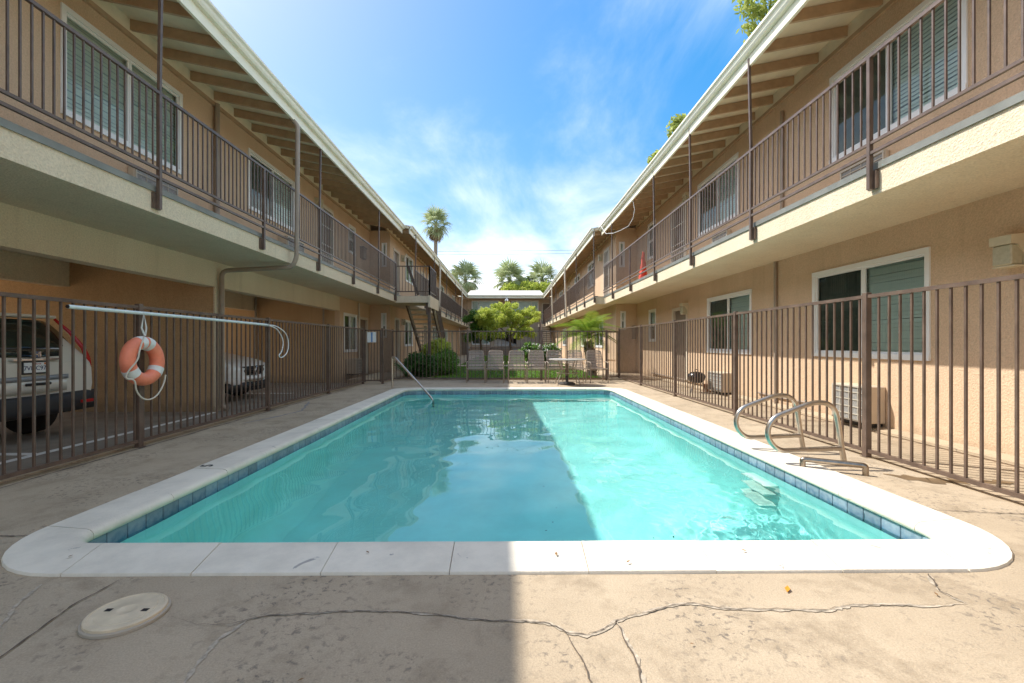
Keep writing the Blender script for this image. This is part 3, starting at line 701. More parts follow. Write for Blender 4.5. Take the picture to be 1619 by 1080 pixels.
pt = MB(); pt.box(-11.4, -5.4, -6.1, -6, -.15, 6.4); pt.build('end_wall', TAN, LW)
pt = MB(); pt.tube([(-8.05, 14.64, -.1), (-8.05, 14.64, 2.6)], .035, 8); pt.tube([(-5.9, 14.66, 0), (-5.9, 14.66, 2.6)], .03, 8); pt.build('vent_pipe', PIPE, LW, True)
H = [window(F_LEFT, 15.05, 16.37, .84, 2.16, LW, dark=0), door(F_LEFT, 16.62, 17.64, -.02, 2.12, LW)]
wall(F_LEFT, 14.71, 17.9, -.15, 2.65, H, TAN, LW)
H = [window(F_LEFT_JOG, -4.95, -4.74, 1.36, 2.33, LW, 'hung', dark=0, tw=.04)]
wall(F_LEFT_JOG, -5.41, -4.6, -.15, 2.65, H, TAN, LW)
H = [door(F_LEFT_FAR, 18.6, 19.4, 0.0, 2.2, LW), window(F_LEFT_FAR, 20.4, 22.1, 1.0, 2.2, LW, dark=0), door(F_LEFT_FAR, 25, 26, 0, 2.2, LW), window(F_LEFT_FAR, 28, 30, 1., 2.2, LW), window(F_LEFT_FAR, 33, 35, 1., 2.2, LW), door(F_LEFT_FAR, 37, 38, 0, 2.2, LW)]
wall(F_LEFT_FAR, 18.063, 43.48, -.15, 2.65, H, TAN, LW)
# downspouts belong to the wing
def downspout(root, pts, r=.042, m=PIPE):
    P = []
    for i, p in enumerate(pts):
        p = Vector(p)
        if 0 < i < len(pts) - 1:
            a = (Vector(pts[i - 1]) - p); b = (Vector(pts[i + 1]) - p); d = min(.12, a.length * .45, b.length * .45); a.normalize(); b.normalize()
            for t in (0, .25, .5, .75, 1): P.append((p + a * d) * (1 - t) ** 2 + p * 2 * t * (1 - t) + (p + b * d) * t * t)
        else: P.append(p)
    mb = MB(); mb.tube(P, r, 10); return mb.build('downspout', m, root, True)
downspout(LW, [(-4.05, 8.55, 5.46), (-4.03, 8.55, 5.33), (-3.92, 8.55, 5.22), (-3.94, 8.55, 2.75), (-4.02, 8.55, 2.57), (-5.33, 8.55, 2.50), (-5.335, 8.55, -.02), (-5.22, 8.55, -.09)])
downspout(LW, [(-5.34, 8.43, 5.55), (-5.345, 8.43, 2.96)], .045)
downspout(LW, [(-3.62, 24.4, 5.46), (-3.60, 24.4, 4.9), (-3.66, 24.4, 2.6)], .05, TRIM)
downspout(LW, [(-3.62, 36.2, 5.46), (-3.60, 36.2, 4.9), (-3.66, 36.2, 2.6)], .05, TRIM)
pt = MB(); pt.tube([(-5.36, 16.5, 2.6), (-5.36, 16.5, 0)], .03, 8); pt.build('conduit', TRIM, LW, True)

# ---- right wing
RW = thing('apartment_wing', 'tan two-storey wing with sunlit balcony and windows behind the pool ladder', 'apartment building', (8, 10, 0))
wing(RW, 1, 4.95, 3.65, 3.72, -6, 17.35, -6, 17.55, 8.5, -6, 17.45)
wing(RW, 1, 4.15, 3.36, 3.38, 17.35, 43.5, 17.57, 42.2, 8.5, 17.45, 43.5)
H = [window(F_RIGHT, 4.84, 6.92, 3.88, 5.2, RW, dark=1), window(F_RIGHT, 9.69, 11.76, 3.89, 5.24, RW, dark=1), door(F_RIGHT, 12.5, 13.7, 2.94, 5.16, RW, True), window(F_RIGHT, 15.1, 15.96, 4.05, 5.3, RW, 'hung', dark=0), window(F_RIGHT, .6, 2.6, 3.88, 5.2, RW)]
wall(F_RIGHT, -6, 17.35, 2.94, 5.66, H, TAN, RW)
H = [window(F_RIGHT_JOG, 4.27, 4.48, 4.05, 5.02, RW, 'hung', dark=0, tw=.04)]
wall(F_RIGHT_JOG, 4.15, 4.96, 2.94, 5.56, H, TAN, RW)
H = [door(F_RIGHT_FAR, 18.4, 19.5, 2.94, 5.1, RW, True), window(F_RIGHT_FAR, 21.5, 23.4, 3.9, 5.15, RW), window(F_RIGHT_FAR, 26, 28, 3.9, 5.15, RW), door(F_RIGHT_FAR, 30, 31, 2.94, 5.0, RW), window(F_RIGHT_FAR, 34, 36, 3.9, 5.15, RW), door(F_RIGHT_FAR, 38.5, 39.5, 2.94, 5.0, RW)]
wall(F_RIGHT_FAR, 17.513, 43.48, 2.94, 5.52, H, TAN, RW)
H = [window(F_RIGHT, 5.27, 7.32, .94, 2.28, RW, dark=1), window(F_RIGHT, 9.16, 11.2, .92, 2.25, RW, dark=1), door(F_RIGHT, 12.45, 13.6, 0.02, 2.18, RW), window(F_RIGHT, 15.1, 15.84, 1.2, 2.3, RW, 'hung', dark=0), window(F_RIGHT, .6, 2.6, .94, 2.28, RW)]
wall(F_RIGHT, -6, 17.35, -.15, 2.65, H, TAN, RW)
H = [window(F_RIGHT_JOG, 4.32, 4.52, 1.65, 2.37, RW, 'hung', dark=0, tw=.04)]
wall(F_RIGHT_JOG, 4.15, 4.96, -.15, 2.65, H, TAN, RW)
H = [window(F_RIGHT_FAR, 19.6, 21.4, .95, 2.2, RW, dark=1), window(F_RIGHT_FAR, 23.8, 25.5, .95, 2.2, RW, dark=0), door(F_RIGHT_FAR, 28, 29, 0, 2.15, RW), window(F_RIGHT_FAR, 32, 34, .95, 2.2, RW), door(F_RIGHT_FAR, 37, 38, 0, 2.15, RW)]
wall(F_RIGHT_FAR, 17.513, 43.48, -.15, 2.65, H, TAN, RW)
pt = MB(); pt.box(11.3, 11.5, -6, 43.5, -.15, 5.7); pt.build('outer_wall', TAN, RW)
pt = MB(); pt.box(5.0, 11.4, -6.1, -6, -.15, 6.4); pt.build('end_wall', TAN, RW)
pt = MB(); pt.tube([(4.915, 8.3, 2.64), (4.915, 8.3, .05)], .028, 8); pt.build('conduit', PIPE, RW, True)
pt = MB(); pt.tube([(4.915, 8.1, 5.3), (4.915, 8.1, 2.96)], .03, 8); pt.build('conduit', PIPE, RW, True)
pt = MB(); pt.tube([(4.93, 7.4, .17), (4.93, 8.2, .165), (4.93, 8.9, .18)], .02, 6); pt.build('pipe', PIPE, RW, True)
pt = MB(); pt.tube([(4.90, 11.5, .14), (4.90, 15.4, .14)], .02, 6); pt.build('pipe', PIPE, RW, True)
pt = MB(); pt.box(4.74, 4.90, 17.25, 17.345, 1.30, 1.80); pt.build('meter_box', DOORP, RW)
downspout(RW, [(3.26, 25.6, 5.46), (3.24, 25.6, 4.9), (3.32, 25.6, 2.6)], .05, TRIM)
downspout(RW, [(3.26, 33.2, 5.46), (3.24, 33.2, 4.9), (3.32, 33.2, 2.6)], .05, TRIM)

# ---- rear block closing the courtyard
BW = thing('apartment_wing', 'brown two-storey block with pale sloping roof closing the far end of the courtyard', 'apartment building', (0, 46, 0))
rr = MB(); rr.prism([(42.0, 5.44), (48.5, 6.68), (55, 5.44), (55, 5.50), (48.5, 6.76), (42.0, 5.52)], 'x', -3.9, 3.5); rf = rr.build('roof', ROOFING, BW)
rr = MB(); rr.box(-3.72, 3.36, 42.0, 42.04, 5.30, 5.50); rr.build('fascia', FASCIA, BW)
rr = MB(); rr.prism([(41.99, 5.44), (41.93, 5.44), (41.88, 5.54), (41.88, 5.58), (41.99, 5.58)], 'x', -3.65, 3.3); rr.build('gutter', FASCIA, BW)
rr = MB(); rr.box(-4.6, 4.15, 42.05, 43.45, 5.40, 5.43); rr.build('soffit', SOFFIT, BW)
H = [window(F_REAR, -3.42, -.81, 3.9, 5.22, BW, 'triple', dark=9), window(F_REAR, .35, 2.98, 3.9, 5.22, BW, 'triple', dark=9), window(F_REAR, -3.42, -1.7, 1.0, 2.25, BW, dark=0), (-1.25, .85, .9, 2.3), door(F_REAR, -4.5, -3.6, 0, 2.2, BW), door(F_REAR, 3.3, 4.1, 2.94, 5.0, BW)]
wall(F_REAR, -4.6, 4.15, 0, 5.6, H, mat('rear_paint', (.52, .40, .29), .9, 0, .08, 2, .005, 55), BW)
lw = MB(); 
bmesh_block = MB().cbox(-.2, .2, -.05, .05, -.095, .095, .008).mesh('block', BLOCK)
for j in range(4):
    for i in range(14):
        inst('block', bmesh_block, BW, (-3.6 + i * .405 + (.2 if j % 2 else 0), 43.40, .12 + j * .2))
lw.box(-3.8, 2.2, 43.42, 43.48, 0, .82); lw.build('mortar_backing', GROUT, BW)
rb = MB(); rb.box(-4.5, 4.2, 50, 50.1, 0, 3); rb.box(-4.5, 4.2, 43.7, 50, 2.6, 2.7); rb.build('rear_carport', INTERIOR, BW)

# ------------------------------------------------------------------ railings and fences
def railing(name, label, s, X, Xslab, y0, y1, posts, tall, dbar, ztop=4.04, zbot=3.16, zpipe=3.06, eave=None, bracket=True):
    t = thing(name, label, 'railing', (s * X, (y0 + y1) / 2, 2.7))
    S = lambda x: s * x
    for z, w, nm in ((ztop, .034, 'top_rail'), (zbot, .028, 'bottom_rail'), (zpipe, .03, 'kick_rail')):
        MB().box(S(X) - w / 2, S(X) + w / 2, y0, y1, z - w / 2, z + w / 2).build(nm, BROWN, t)
    pm = MB().box(-.02, .02, -.02, .02, 2.70, ztop - .016).mesh('post', BROWN)
    for i, y in enumerate(posts):
        inst('post', pm, t, (S(X) + .0, y, 0))
        if bracket:
            MB().box(S(X) - .05 if s < 0 else S(X) + .021, S(X) - .021 if s < 0 else S(X) + .05, y - .055, y + .055, 2.70, 2.88).build('bracket', BROWN, t)
        if i in tall:
            zt = 5.42; xe = X + .02
            mb = MB(); mb.bar((S(X), y, ztop - .016), (S(X - .02), y, zt), .034, .034); mb.box(*sorted((S(X - .035), S(X + .10))), y - .015, y + .015, zt - .0, zt + .02); mb.build('roof_post', BROWN, t)
    bmn = MB().box(-.0075, .0075, -.0075, .0075, zbot + .014, ztop - .017).mesh('baluster', BROWN)
    P = sorted(set([y0] + list(posts) + [y1])); n = 0
    for a, b in zip(P[:-1], P[1:]):
        k = max(1, round((b - a) / dbar))
        for i in range(1, k):
            if n < 300: inst('baluster', bmn, t, (S(X), a + (b - a) * i / k, 0)); n += 1
    return t
railing('balcony_railing', 'dark brown balcony railing above the carport and life ring', -1, 4.03, 4.08, .6, 16.5, [.78, 3.05, 5.31, 7.57, 9.81, 12.02, 14.28, 16.47], (0, 2, 4, 6), .0935)
railing('balcony_railing', 'brown balcony railing past the stairs on the carport wing', -1, 3.65, 3.70, 18.05, 41.8, [18.1, 20.4, 22.7, 25, 27.3, 29.6, 31.9, 34.2, 36.5, 38.8, 41.1], (0, 2, 4, 6, 8, 10), .115)
railing('balcony_railing', 'sunlit brown balcony railing above the pool ladder', 1, 3.66, 3.72, .6, 17.3, [2.28, 4.56, 6.80, 9.05, 11.30, 13.56, 15.85], (3, 4, 6), .112)
MB().bar((3.66, 6.80, 4.03), (3.63, 6.80, 5.42), .034, .034).build('roof_post', BROWN, [o for o in SC.objects if o.name == 'balcony_railing.002'][0])
railing('balcony_railing', 'brown balcony railing beyond the red cone', 1, 3.33, 3.38, 17.4, 41.8, [17.45, 19.7, 21.9, 24.2, 26.5, 28.8, 31.1, 33.4, 35.7, 38, 40.3], (0, 2, 4, 6, 8), .115)

def fence(label, pts, ztops, posts, dbar=.118, z0=.07, post_z=0.0, pw=.058, grp=None):
    """steel picket fence along a polyline; posts is a list of (x, y)"""
    t = thing('pool_fence', label, 'fence', (pts[0][0], pts[0][1], 0))
    n = 0
    for (a, b, za, zb) in [(pts[i], pts[i + 1], ztops[i], ztops[i + 1]) for i in range(len(pts) - 1)]:
        A, B = Vector((*a, 0)), Vector((*b, 0)); L = (B - A).length
        MB().bar((a[0], a[1], za - .016), (b[0], b[1], zb - .016), .034, .034).build('top_rail', BROWN, t)
        MB().bar((a[0], a[1], z0), (b[0], b[1], z0), .034, .034).build('bottom_rail', BROWN, t)
        k = round(L / dbar)
        me = MB().box(-.0085, .0085, -.0085, .0085, 0, 1).mesh('picket', BROWN)
        for i in range(1, k):
            p = A.lerp(B, i / k)
            if min(((p.x - q[0]) ** 2 + (p.y - q[1]) ** 2) ** .5 for q in posts) < .045: continue
            z = za + (zb - za) * i / k - .033
            inst('picket', me, t, (p.x, p.y, z0 + .016), (0, 0, math.atan2(B.y - A.y, B.x - A.x)), (1, 1, z - z0 - .016)); n += 1
    for (x, y) in posts:
        d = [((x - p[0]) ** 2 + (y - p[1]) ** 2, ztops[i]) for i, p in enumerate(pts)]; z = min(d)[1] if min(d)[0] < .01 else ztops[0] + (ztops[-1] - ztops[0]) * (y - pts[0][1]) / max(.01, pts[-1][1] - pts[0][1]) if len(pts) == 2 and pts[0][1] != pts[-1][1] else ztops[0]
        mb = MB(); mb.cbox(x - pw / 2, x + pw / 2, y - pw / 2, y + pw / 2, post_z, z + .022, .003); o = mb.build('post', BROWN, t)
        MB().box(x - pw / 2 - .012, x + pw / 2 + .012, y - pw / 2 - .012, y + pw / 2 + .012, post_z, post_z + .008).build('base_plate', STEEL if x > 3 else BROWN, o)
    return t
LFX = -4.07
lf = fence('dark brown picket fence between the pool deck and the carport', [(LFX, .2), (LFX, 12.87)], [1.56, 1.56], [(LFX, y) for y in (2.36, 5.07, 7.78, 10.4, 12.87)], .117)
fence('short brown fence return beside the white notice', [(-3.52, 12.87), (-3.52, 14.0)], [1.55, 1.55], [(-3.52, 12.87), (-3.52, 14.0)], .117)
gt = thing('fence_gate', 'brown picket gate carrying the white notice', 'gate', (-3.8, 12.87, 0))
def gate(t, a, b, zt):
    A, B = Vector((*a, 0)), Vector((*b, 0)); n = round((B - A).length / .09)
    for z, nm in ((zt - .02, 'top_rail'), (.09, 'bottom_rail')): MB().bar((a[0], a[1], z), (b[0], b[1], z), .03, .03).build(nm, BROWN, t)
    MB().box(a[0] - .015, a[0] + .015, a[1] - .015, a[1] + .015, .05, zt).build('stile', BROWN, t); MB().box(b[0] - .015, b[0] + .015, b[1] - .015, b[1] + .015, .05, zt).build('stile', BROWN, t)
    me = MB().box(-.008, .008, -.008, .008, .105, zt - .036).mesh('picket', BROWN)
    for i in range(1, n): p = A.lerp(B, i / n); inst('picket', me, t, (p.x, p.y, 0))
gate(gt, (-4.01, 12.87), (-3.58, 12.87), 1.53)
fence('sunlit brown picket fence between the pool ladder and the tan wall', [(3.63, .2), (3.60, 14.6)], [1.64, 1.62], [(3.63 - .03 * (y - .2) / 14.4, y) for y in (1.95, 4.55, 7.17, 9.75, 12.25, 14.6)], .120)
fence('dark picket fence behind the row of patio chairs', [(-3.52, 14.0), (3.05, 14.0)], [1.53, 1.53], [(-1.22, 14.0), (1.04, 14.0), (3.05, 14.0)], .115, .07)
g2 = thing('fence_gate', 'narrow picket gate with a latch beside the end chair', 'gate', (3.3, 14.3, 0))
gate(g2, (3.09, 14.05), (3.54, 14.55), 1.53)
MB().bar((3.12, 14.02, .62), (3.40, 14.33, .60), .03, .05).build('latch', STEEL, g2)

# ------------------------------------------------------------------ stairs
def stairs(label, x0, x1, ya, yb, ztop, rail_sides):
    t = thing('staircase', label, 'staircase', ((x0 + x1) / 2, yb, 0))
    for x in (x0, x1): MB().bar((x, ya, ztop - .10), (x, yb, -.02 + .05), .06, .26).build('stringer', BROWN, t)
    n = 15; tm_ = MB().cbox(-(x1 - x0) / 2 + .04, (x1 - x0) / 2 - .04, -.14, .14, -.025, .025, .005).mesh('tread', TRIM)
    for i in range(n): f = (i + .5) / n; inst('tread', tm_, t, ((x0 + x1) / 2, ya + (yb - ya) * f, ztop - ztop * (i + 1) / (n + 1)))
    for x in rail_sides:
        MB().bar((x, ya, ztop + 1.0), (x, yb, 1.0), .035, .035).build('hand_rail', BROWN, t); MB().bar((x, ya, ztop + .22), (x, yb, .22), .03, .03).build('lower_rail', BROWN, t)
        me = MB().box(-.008, .008, -.008, .008, .22, 1.0).mesh('baluster', BROWN)
        for i in range(1, 40): f = i / 40; inst('baluster', me, t, (x, ya + (yb - ya) * f, ztop * (1 - f)))
        MB().box(x - .025, x + .025, yb - .025, yb + .025, 0, 1.06).build('newel', BROWN, t)
    return t
st = stairs('brown open-tread stairs rising from the shrubs to the landing', -3.98, -2.98, 18.0, 22.2, 2.85, (-2.95,))
ld = MB(); ld.box(-4.08, -2.85, 16.55, 18.0, 2.62, 2.86); ld.build('landing', CREAM, st)
ld = MB(); ld.box(-2.87, -2.80, 16.5, 18.6, 2.45, 2.88); ld.build('edge_beam', CREAM, st)
ld = MB(); ld.box(-2.93, -2.82, 16.75, 16.86, 0, 2.5); ld.build('post', BROWN, st)
ld = MB(); ld.box(-2.98, -2.93, 16.7, 16.9, 2.2, 2.62); ld.build('gusset', BROWN, st)
def rail_run(t, a, b, z0, zt, d=.11):
    A, B = Vector(a), Vector(b)
    for z in (z0 + .14, z0 + zt): MB().bar((a[0], a[1], z), (b[0], b[1], z), .034, .034).build('landing_rail', BROWN, t)
    n = round((B - A).length / d); me = MB().box(-.008, .008, -.008, .008, z0 + .15, z0 + zt - .015).mesh('baluster', BROWN)
    for i in range(n + 1): p = A.lerp(B, i / n); inst('baluster', me, t, (p.x, p.y, 0))
    for p in (A, B): MB().box(p.x - .022, p.x + .022, p.y - .022, p.y + .022, z0 - .2, z0 + zt).build('landing_post', BROWN, t)
rail_run(st, (-4.03, 16.56, 0), (-2.83, 16.56, 0), 2.88, 1.06); rail_run(st, (-2.83, 16.56, 0), (-2.83, 18.0, 0), 2.88, 1.06)
MB().bar((-3.62, 16.6, 3.95), (-3.25, 16.62, 2.9), .02, .10).build('brace_plank', BROWN, st)
s2 = stairs('far stairs below the small landing at the rear block', 2.95, 3.75, 40.6, 36.6, 2.75, (2.9,))
MB().box(2.8, 4.1, 40.6, 42.3, 2.6, 2.85).build('landing', CREAM, s2); rail_run(s2, (2.85, 40.62, 0), (3.3, 40.62, 0), 2.87, 1.0)
for x in (2.85, 3.9): MB().box(x - .05, x + .05, 40.65, 40.75, 0, 2.6).build('post', BROWN, s2)

# ------------------------------------------------------------------ wall things
def ac_unit(label, F, u0, u1, v0, v1, depth, group=None):
    O = Vector(F((u0 + u1) / 2, 0, v0)); t = thing('air_conditioner', label, 'air conditioner', O, group)
    w, h = u1 - u0, v1 - v0
    def X(u, n, v): return F(u, n, v)
    MB(X).cbox(u0, u1, .0, depth, v0, v1, .012).build('housing', ACM, t)
    MB(X).box(u0 + .03, u1 - .03, depth + .001, depth + .006, v0 + .03, v1 - .03).build('coil', mat('ac_coil', (.27, .265, .25), .6, 0, .3, 60), t)
    g = MB(X); b = .028
    g.box(u0 + .005, u1 - .005, depth + .002, depth + .022, v0 + .005, v0 + b); g.box(u0 + .005, u1 - .005, depth + .002, depth + .022, v1 - b, v1 - .005)
    g.box(u0 + .005, u0 + b, depth + .002, depth + .021, v0 + b, v1 - b); g.box(u1 - b, u1 - .005, depth + .002, depth + .021, v0 + b, v1 - b); g.build('grille_frame', ACG, t)
    nb = 5
    for i in range(1, nb): z = v0 + h * i / nb; MB(X).box(u0 + b, u1 - b, depth + .008, depth + .016, z - .006, z + .006).build('grille_bar', ACG, t)
    for i in range(1, 4): u = u0 + w * i / 4; MB(X).box(u - .005, u + .005, depth + .0075, depth + .014, v0 + b, v1 - b).build('grille_bar', ACG, t)
    MB(X).box(u0 + .05, u1 - .05, .0, depth - .06, v0 - .05, v0 - .001).build('bracket', BLACK, t)
    return t
ac_unit('beige wall air conditioner low on the wall under the nearest sunlit window', F_RIGHT, 5.90, 6.54, .09, .58, .24)
ac_unit('beige wall air conditioner beside the kettle barbecue', F_RIGHT, 9.86, 10.58, .07, .50, .26)
ac_unit('wall air conditioner behind the fence under the carport wing window', F_LEFT, 15.25, 15.95, .12, .62, .35)
ac_unit('air conditioner grille at balcony floor level below the upper window over the life ring', F_LEFT, 6.52, 7.36, 3.20, 3.68, .10)
ac_unit('air conditioner grille on the balcony behind the bent downspout', F_LEFT, 10.75, 11.62, 3.20, 3.68, .22)
ac_unit('air conditioner grille on the sunny balcony under its largest window', F_RIGHT, 5.84, 6.62, 3.2, 3.66, .06)
ac_unit('air conditioner grille on the sunny balcony beneath the second window', F_RIGHT, 10.0, 10.75, 3.2, 3.66, .08)
ac_unit('air conditioner low on the block wall at the courtyard end', F_REAR, .6, 1.5, .12, .62, .16)
def wall_lamp(label, F, u, v, w=.2, h=.30, d=.17):
    O = F(u, 0, v); t = thing('wall_lamp', label, 'wall lamp', O, None)
    hd = MB(F); hd.prism([(0, v + h), (d, v + h - .02), (d, v + h - .10), (.10, v + h - .11), (.035, v + .06), (.0, v + .05)], 'x', u - w / 2, u + w / 2)
    hd.v = []; hd.f = []
    pr = [(.0, v + h), (d, v + h - .015), (d, v + h - .10), (.11, v + h - .10), (.04, v + .10), (.035, v), (0, v)]
    k = len(pr); vs = [(u - w / 2, a, b) for a, b in pr] + [(u + w / 2, a, b) for a, b in pr]
    hd.raw(vs, [tuple(range(k))[::-1], tuple(range(k, 2 * k))] + [(i, (i + 1) % k, k + (i + 1) % k, k + i) for i in range(k)]); hd.build('housing', mat('lamp_beige', (.60, .53, .38), .5, 0, .08, 9), t)
    MB(F).cbox(u - w / 2 + .012, u + w / 2 - .012, .042, d - .012, v - .0, v + h - .102, .012).build('lens', mat('prismatic_lens', (.46, .42, .29), .25, 0, .1, 30, .002, 160), t)
    MB(F).box(u - w / 2, u + w / 2, .0, d - .03, v - .014, v - .002).build('base_rim', mat('lamp_beige', (.6, .53, .38)), t)
wall_lamp('beige wall-pack lamp at the frame edge, above the near fence', F_RIGHT, 4.37, 1.90)
wall_lamp('beige wall lamp by the ground floor door under the sunny balcony', F_RIGHT, 12.5, 1.96, .22, .30)
wall_lamp('beige wall lamp by the upper white security door on the sunny balcony', F_RIGHT, 12.3, 4.95, .22, .28)
wall_lamp('beige wall lamp by the security door behind the bent downspout', F_LEFT, 12.9, 4.95, .22, .28)
wall_lamp('small wall lamp beside the upper door near the stair landing', F_LEFT_FAR, 19.8, 4.7, .2, .26)
wall_lamp('small lamp beside the door beneath the landing', F_LEFT_FAR, 19.9, 1.95, .2, .26)
wall_lamp('small wall lamp by the far security door on the sunny wing', F_RIGHT_FAR, 19.9, 4.75, .22, .28)
def spot():
    t = thing('flood_lamp', 'white twin flood lamp under the eave of the rear block', 'flood lamp', (-.05, 41.86, 5.2))
    MB().box(-.12, .02, 41.80, 41.98, 5.22, 5.34).build('base', VINYL, t)
    for dx in (-.13, .09): MB().tube([(-.05 + dx * .4, 41.85, 5.2), (-.05 + dx, 41.72, 5.02)], [.05, .085], 10).build('head', VINYL, t, True)
spot()
def mailbox():
    t = thing('utility_box', 'small brown lantern-like box on the balcony wall near the jog', 'utility box', (-5.37, 17.0, 4.3))
    MB().cbox(-5.4, -5.26, 16.7, 17.1, 4.27, 4.66, .01).build('body', DOORP, t); MB().box(-5.4, -5.24, 16.68, 17.12, 4.66, 4.69).build('hood', BLACK, t)
mailbox()
def cone():
    t = thing('traffic_cone', 'orange-red traffic cone standing on the sunny balcony', 'traffic cone', (3.98, 13.3, 2.946))
    cm = mat('cone_plastic', (.75, .06, .02), .45, 0, .08, 8)
    MB().cbox(3.78, 4.18, 13.1, 13.5, 2.946, 2.985, .01).build('base', cm, t)
    MB().lathe([(.15, .03), (.135, .06), (.03, .86), (.02, .88), (0, .88)], 20, (3.98, 13.3, 2.946)).build('cone', cm, t, True)
cone()
# loose cable from the eave
cb = MB(); cb.tube([(3.62, 13.3, 5.34), (3.67, 13.25, 5.28), (3.70, 13.2, 5.02), (3.68, 13.3, 4.8), (3.63, 13.6, 4.66), (3.55, 14.2, 4.68), (3.5, 15.0, 4.78), (3.47, 15.6, 4.92), (3.5, 16.0, 5.0), (3.52, 16.3, 5.1), (3.45, 16.9, 5.55), (3.45, 17.4, 5.66), (3.5, 17.9, 5.55)], .008, 6)
tag(cb.build('loose_cable', WHITEP, None, True), 'thin white cable looping down from the sunny eave', 'cable')
bpy.data.objects['loose_cable'].visible_shadow = True
# notice on the gate
nt_ = thing('notice_sign', 'white notice with a blue stripe hung on the picket gate', 'sign', (-3.73, 12.84, 1.2))
MB().box(-3.94, -3.69, 12.832, 12.842, 1.17, 1.46).build('board', WHITEP, nt_); MB().box(-3.83, -3.79, 12.828, 12.831, 1.18, 1.45).build('stripe', mat('blue_print', (.10, .24, .50), .5), nt_)

# ------------------------------------------------------------------ pool furniture and fittings
def arc(c, r, a0, a1, n, ax=(1, 0, 0), ay=(0, 0, 1)):
    ax, ay, c = Vector(ax), Vector(ay), Vector(c)
    return [c + ax * r * math.cos(R(a0 + (a1 - a0) * i / n)) + ay * r * math.sin(R(a0 + (a1 - a0) * i / n)) for i in range(n + 1)]
def smooth_path(pts, it=3):
    P = [Vector(p) for p in pts]
    for _ in range(it):
        Q = [P[0]]
        for a, b in zip(P[:-1], P[1:]): Q += [a.lerp(b, .25), a.lerp(b, .75)]
        Q.append(P[-1]); P = Q
    return P
lad = thing('pool_ladder', 'stainless steel ladder rails looping over the sunny pool edge', 'pool ladder', (3.2, 4.6, 0))
for y in (4.28, 4.88):
    x0 = 3.20
    P = [(x0, y, -.02), (x0 - .035, y, .16), (x0 - .06, y, .34)] + smooth_path([(x0 - .06, y, .34), (x0 - .10, y, .56), (x0 - .28, y, .60), (x0 - .54, y, .50), (x0 - .70, y, .44), (x0 - .755, y, .27), (x0 - .64, y, .13), (x0 - .50, y, .135)], 3)[1:] + [(x0 - .04, y, .155)]
    MB().tube(P, .024, 12).build('rail', STEEL, lad, True)
    MB().lathe([(.055, 0), (.055, .012), (.03, .02)], 16, (x0, y, .0)).build('flange', STEEL, lad, True)
lb = MB(); lb.tube([(2.71, 4.15, .02), (2.71, 4.15, .05)] + smooth_path([(2.71, 4.15, .055), (2.71, 4.15, .085), (2.75, 4.13, .085)], 2) + smooth_path([(3.06, 3.945, .085), (3.11, 3.92, .085), (3.11, 3.92, .05)], 2) + [(3.11, 3.92, -.01)], .024, 12)
tag(rebase(lb.build('grab_bar', mat('tarnished_steel', (.34, .28, .22), .34, 1.0, .25, 18), None, True), (2.9, 4.03, 0)), 'low tarnished steel bar lying across the coping beside the ladder', 'grab bar')
hr = MB(); hr.tube([(-2.94, 11.66, -.02), (-2.94, 11.66, .66)] + smooth_path([(-2.94, 11.66, .66), (-2.94, 11.66, .80), (-2.84, 11.55, .79), (-2.76, 11.46, .72)], 3)[1:] + [(-1.74, 10.31, -.06)] + smooth_path([(-1.74, 10.31, -.06), (-1.66, 10.22, -.16), (-1.66, 10.22, -.30), (-1.66, 10.22, -1.2)], 2)[1:], .024, 12)
tag(rebase(hr.build('pool_handrail', STEEL, None, True), (-2.94, 11.66, 0)), 'sloping stainless handrail at the corner of the pool by the gate', 'handrail')

lid = thing('skimmer_lid', 'round cream plastic skimmer lid set in the cracked deck', 'skimmer lid', (-1.6, 1.93, 0))
LIDM = mat('lid_plastic', (.66, .54, .37), .55, 0, .10, 14, .001, 60)
MB().lathe([(.150, .001), (.150, .012), (.146, .016), (.0, .016)], 48, (-1.6, 1.93, 0)).build('rim', mat('lid_ring', (.42, .36, .28), .7), lid, True)
MB().lathe([(.141, .010), (.139, .025), (.134, .028), (.128, .0285), (.126, .026), (.104, .026), (.102, .028), (.05, .028), (.047, .0305), (.030, .0305), (.027, .028), (0, .028)], 48, (-1.6, 1.93, 0)).build('cover', LIDM, lid, True)
for a in (0, 180): MB().box(-1.6 + .076 * math.cos(R(a)) - .013, -1.6 + .076 * math.cos(R(a)) + .013, 1.920, 1.940, .0282, .0290).build('finger_hole', BLACK, lid)

# life ring hung on the fence
rg = thing('life_ring', 'faded orange life ring with white bands hung on the fence post', 'life ring', (-3.94, 4.98, .66))
RC = Vector((-3.955, 4.98, .955)); tl = .12
def ringpt(a, rr, dx=0): return RC + Vector((dx + math.sin(R(a)) * rr * -tl * .5, math.cos(R(a)) * rr, math.sin(R(a)) * rr))
MB().tube([ringpt(a, .198) for a in range(0, 360, 6)], .070, 20, True).build('ring', ORANGE, rg, True)
BANDM = mat('band_fabric', (.74, .74, .70), .8, 0, .08, 12)
for a0, w in ((70, 20), (98, 20), (215, 22), (325, 22)):
    MB().tube([ringpt(a0 - w / 2 + w * i / 4, .198) for i in range(5)], .0735, 20).build('band', BANDM, rg, True)
MB().tube([RC + Vector((.0, .03, .275)), RC + Vector((.02, .02, .36)), RC + Vector((.01, .0, .52)), RC + Vector((.0, -.02, .36)), RC + Vector((.02, .0, .275))], .009, 6).build('hanging_strap', BANDM, rg, True)
rp_ = [ringpt(100, .26, .06), ringpt(140, .19, .085), ringpt(175, .17, .085), ringpt(200, .285, .05), ringpt(212, .33, .03), ringpt(222, .27, .07), ringpt(240, .36, .05), ringpt(262, .43, .04), ringpt(285, .42, .04), ringpt(310, .34, .05), ringpt(325, .285, .06)]
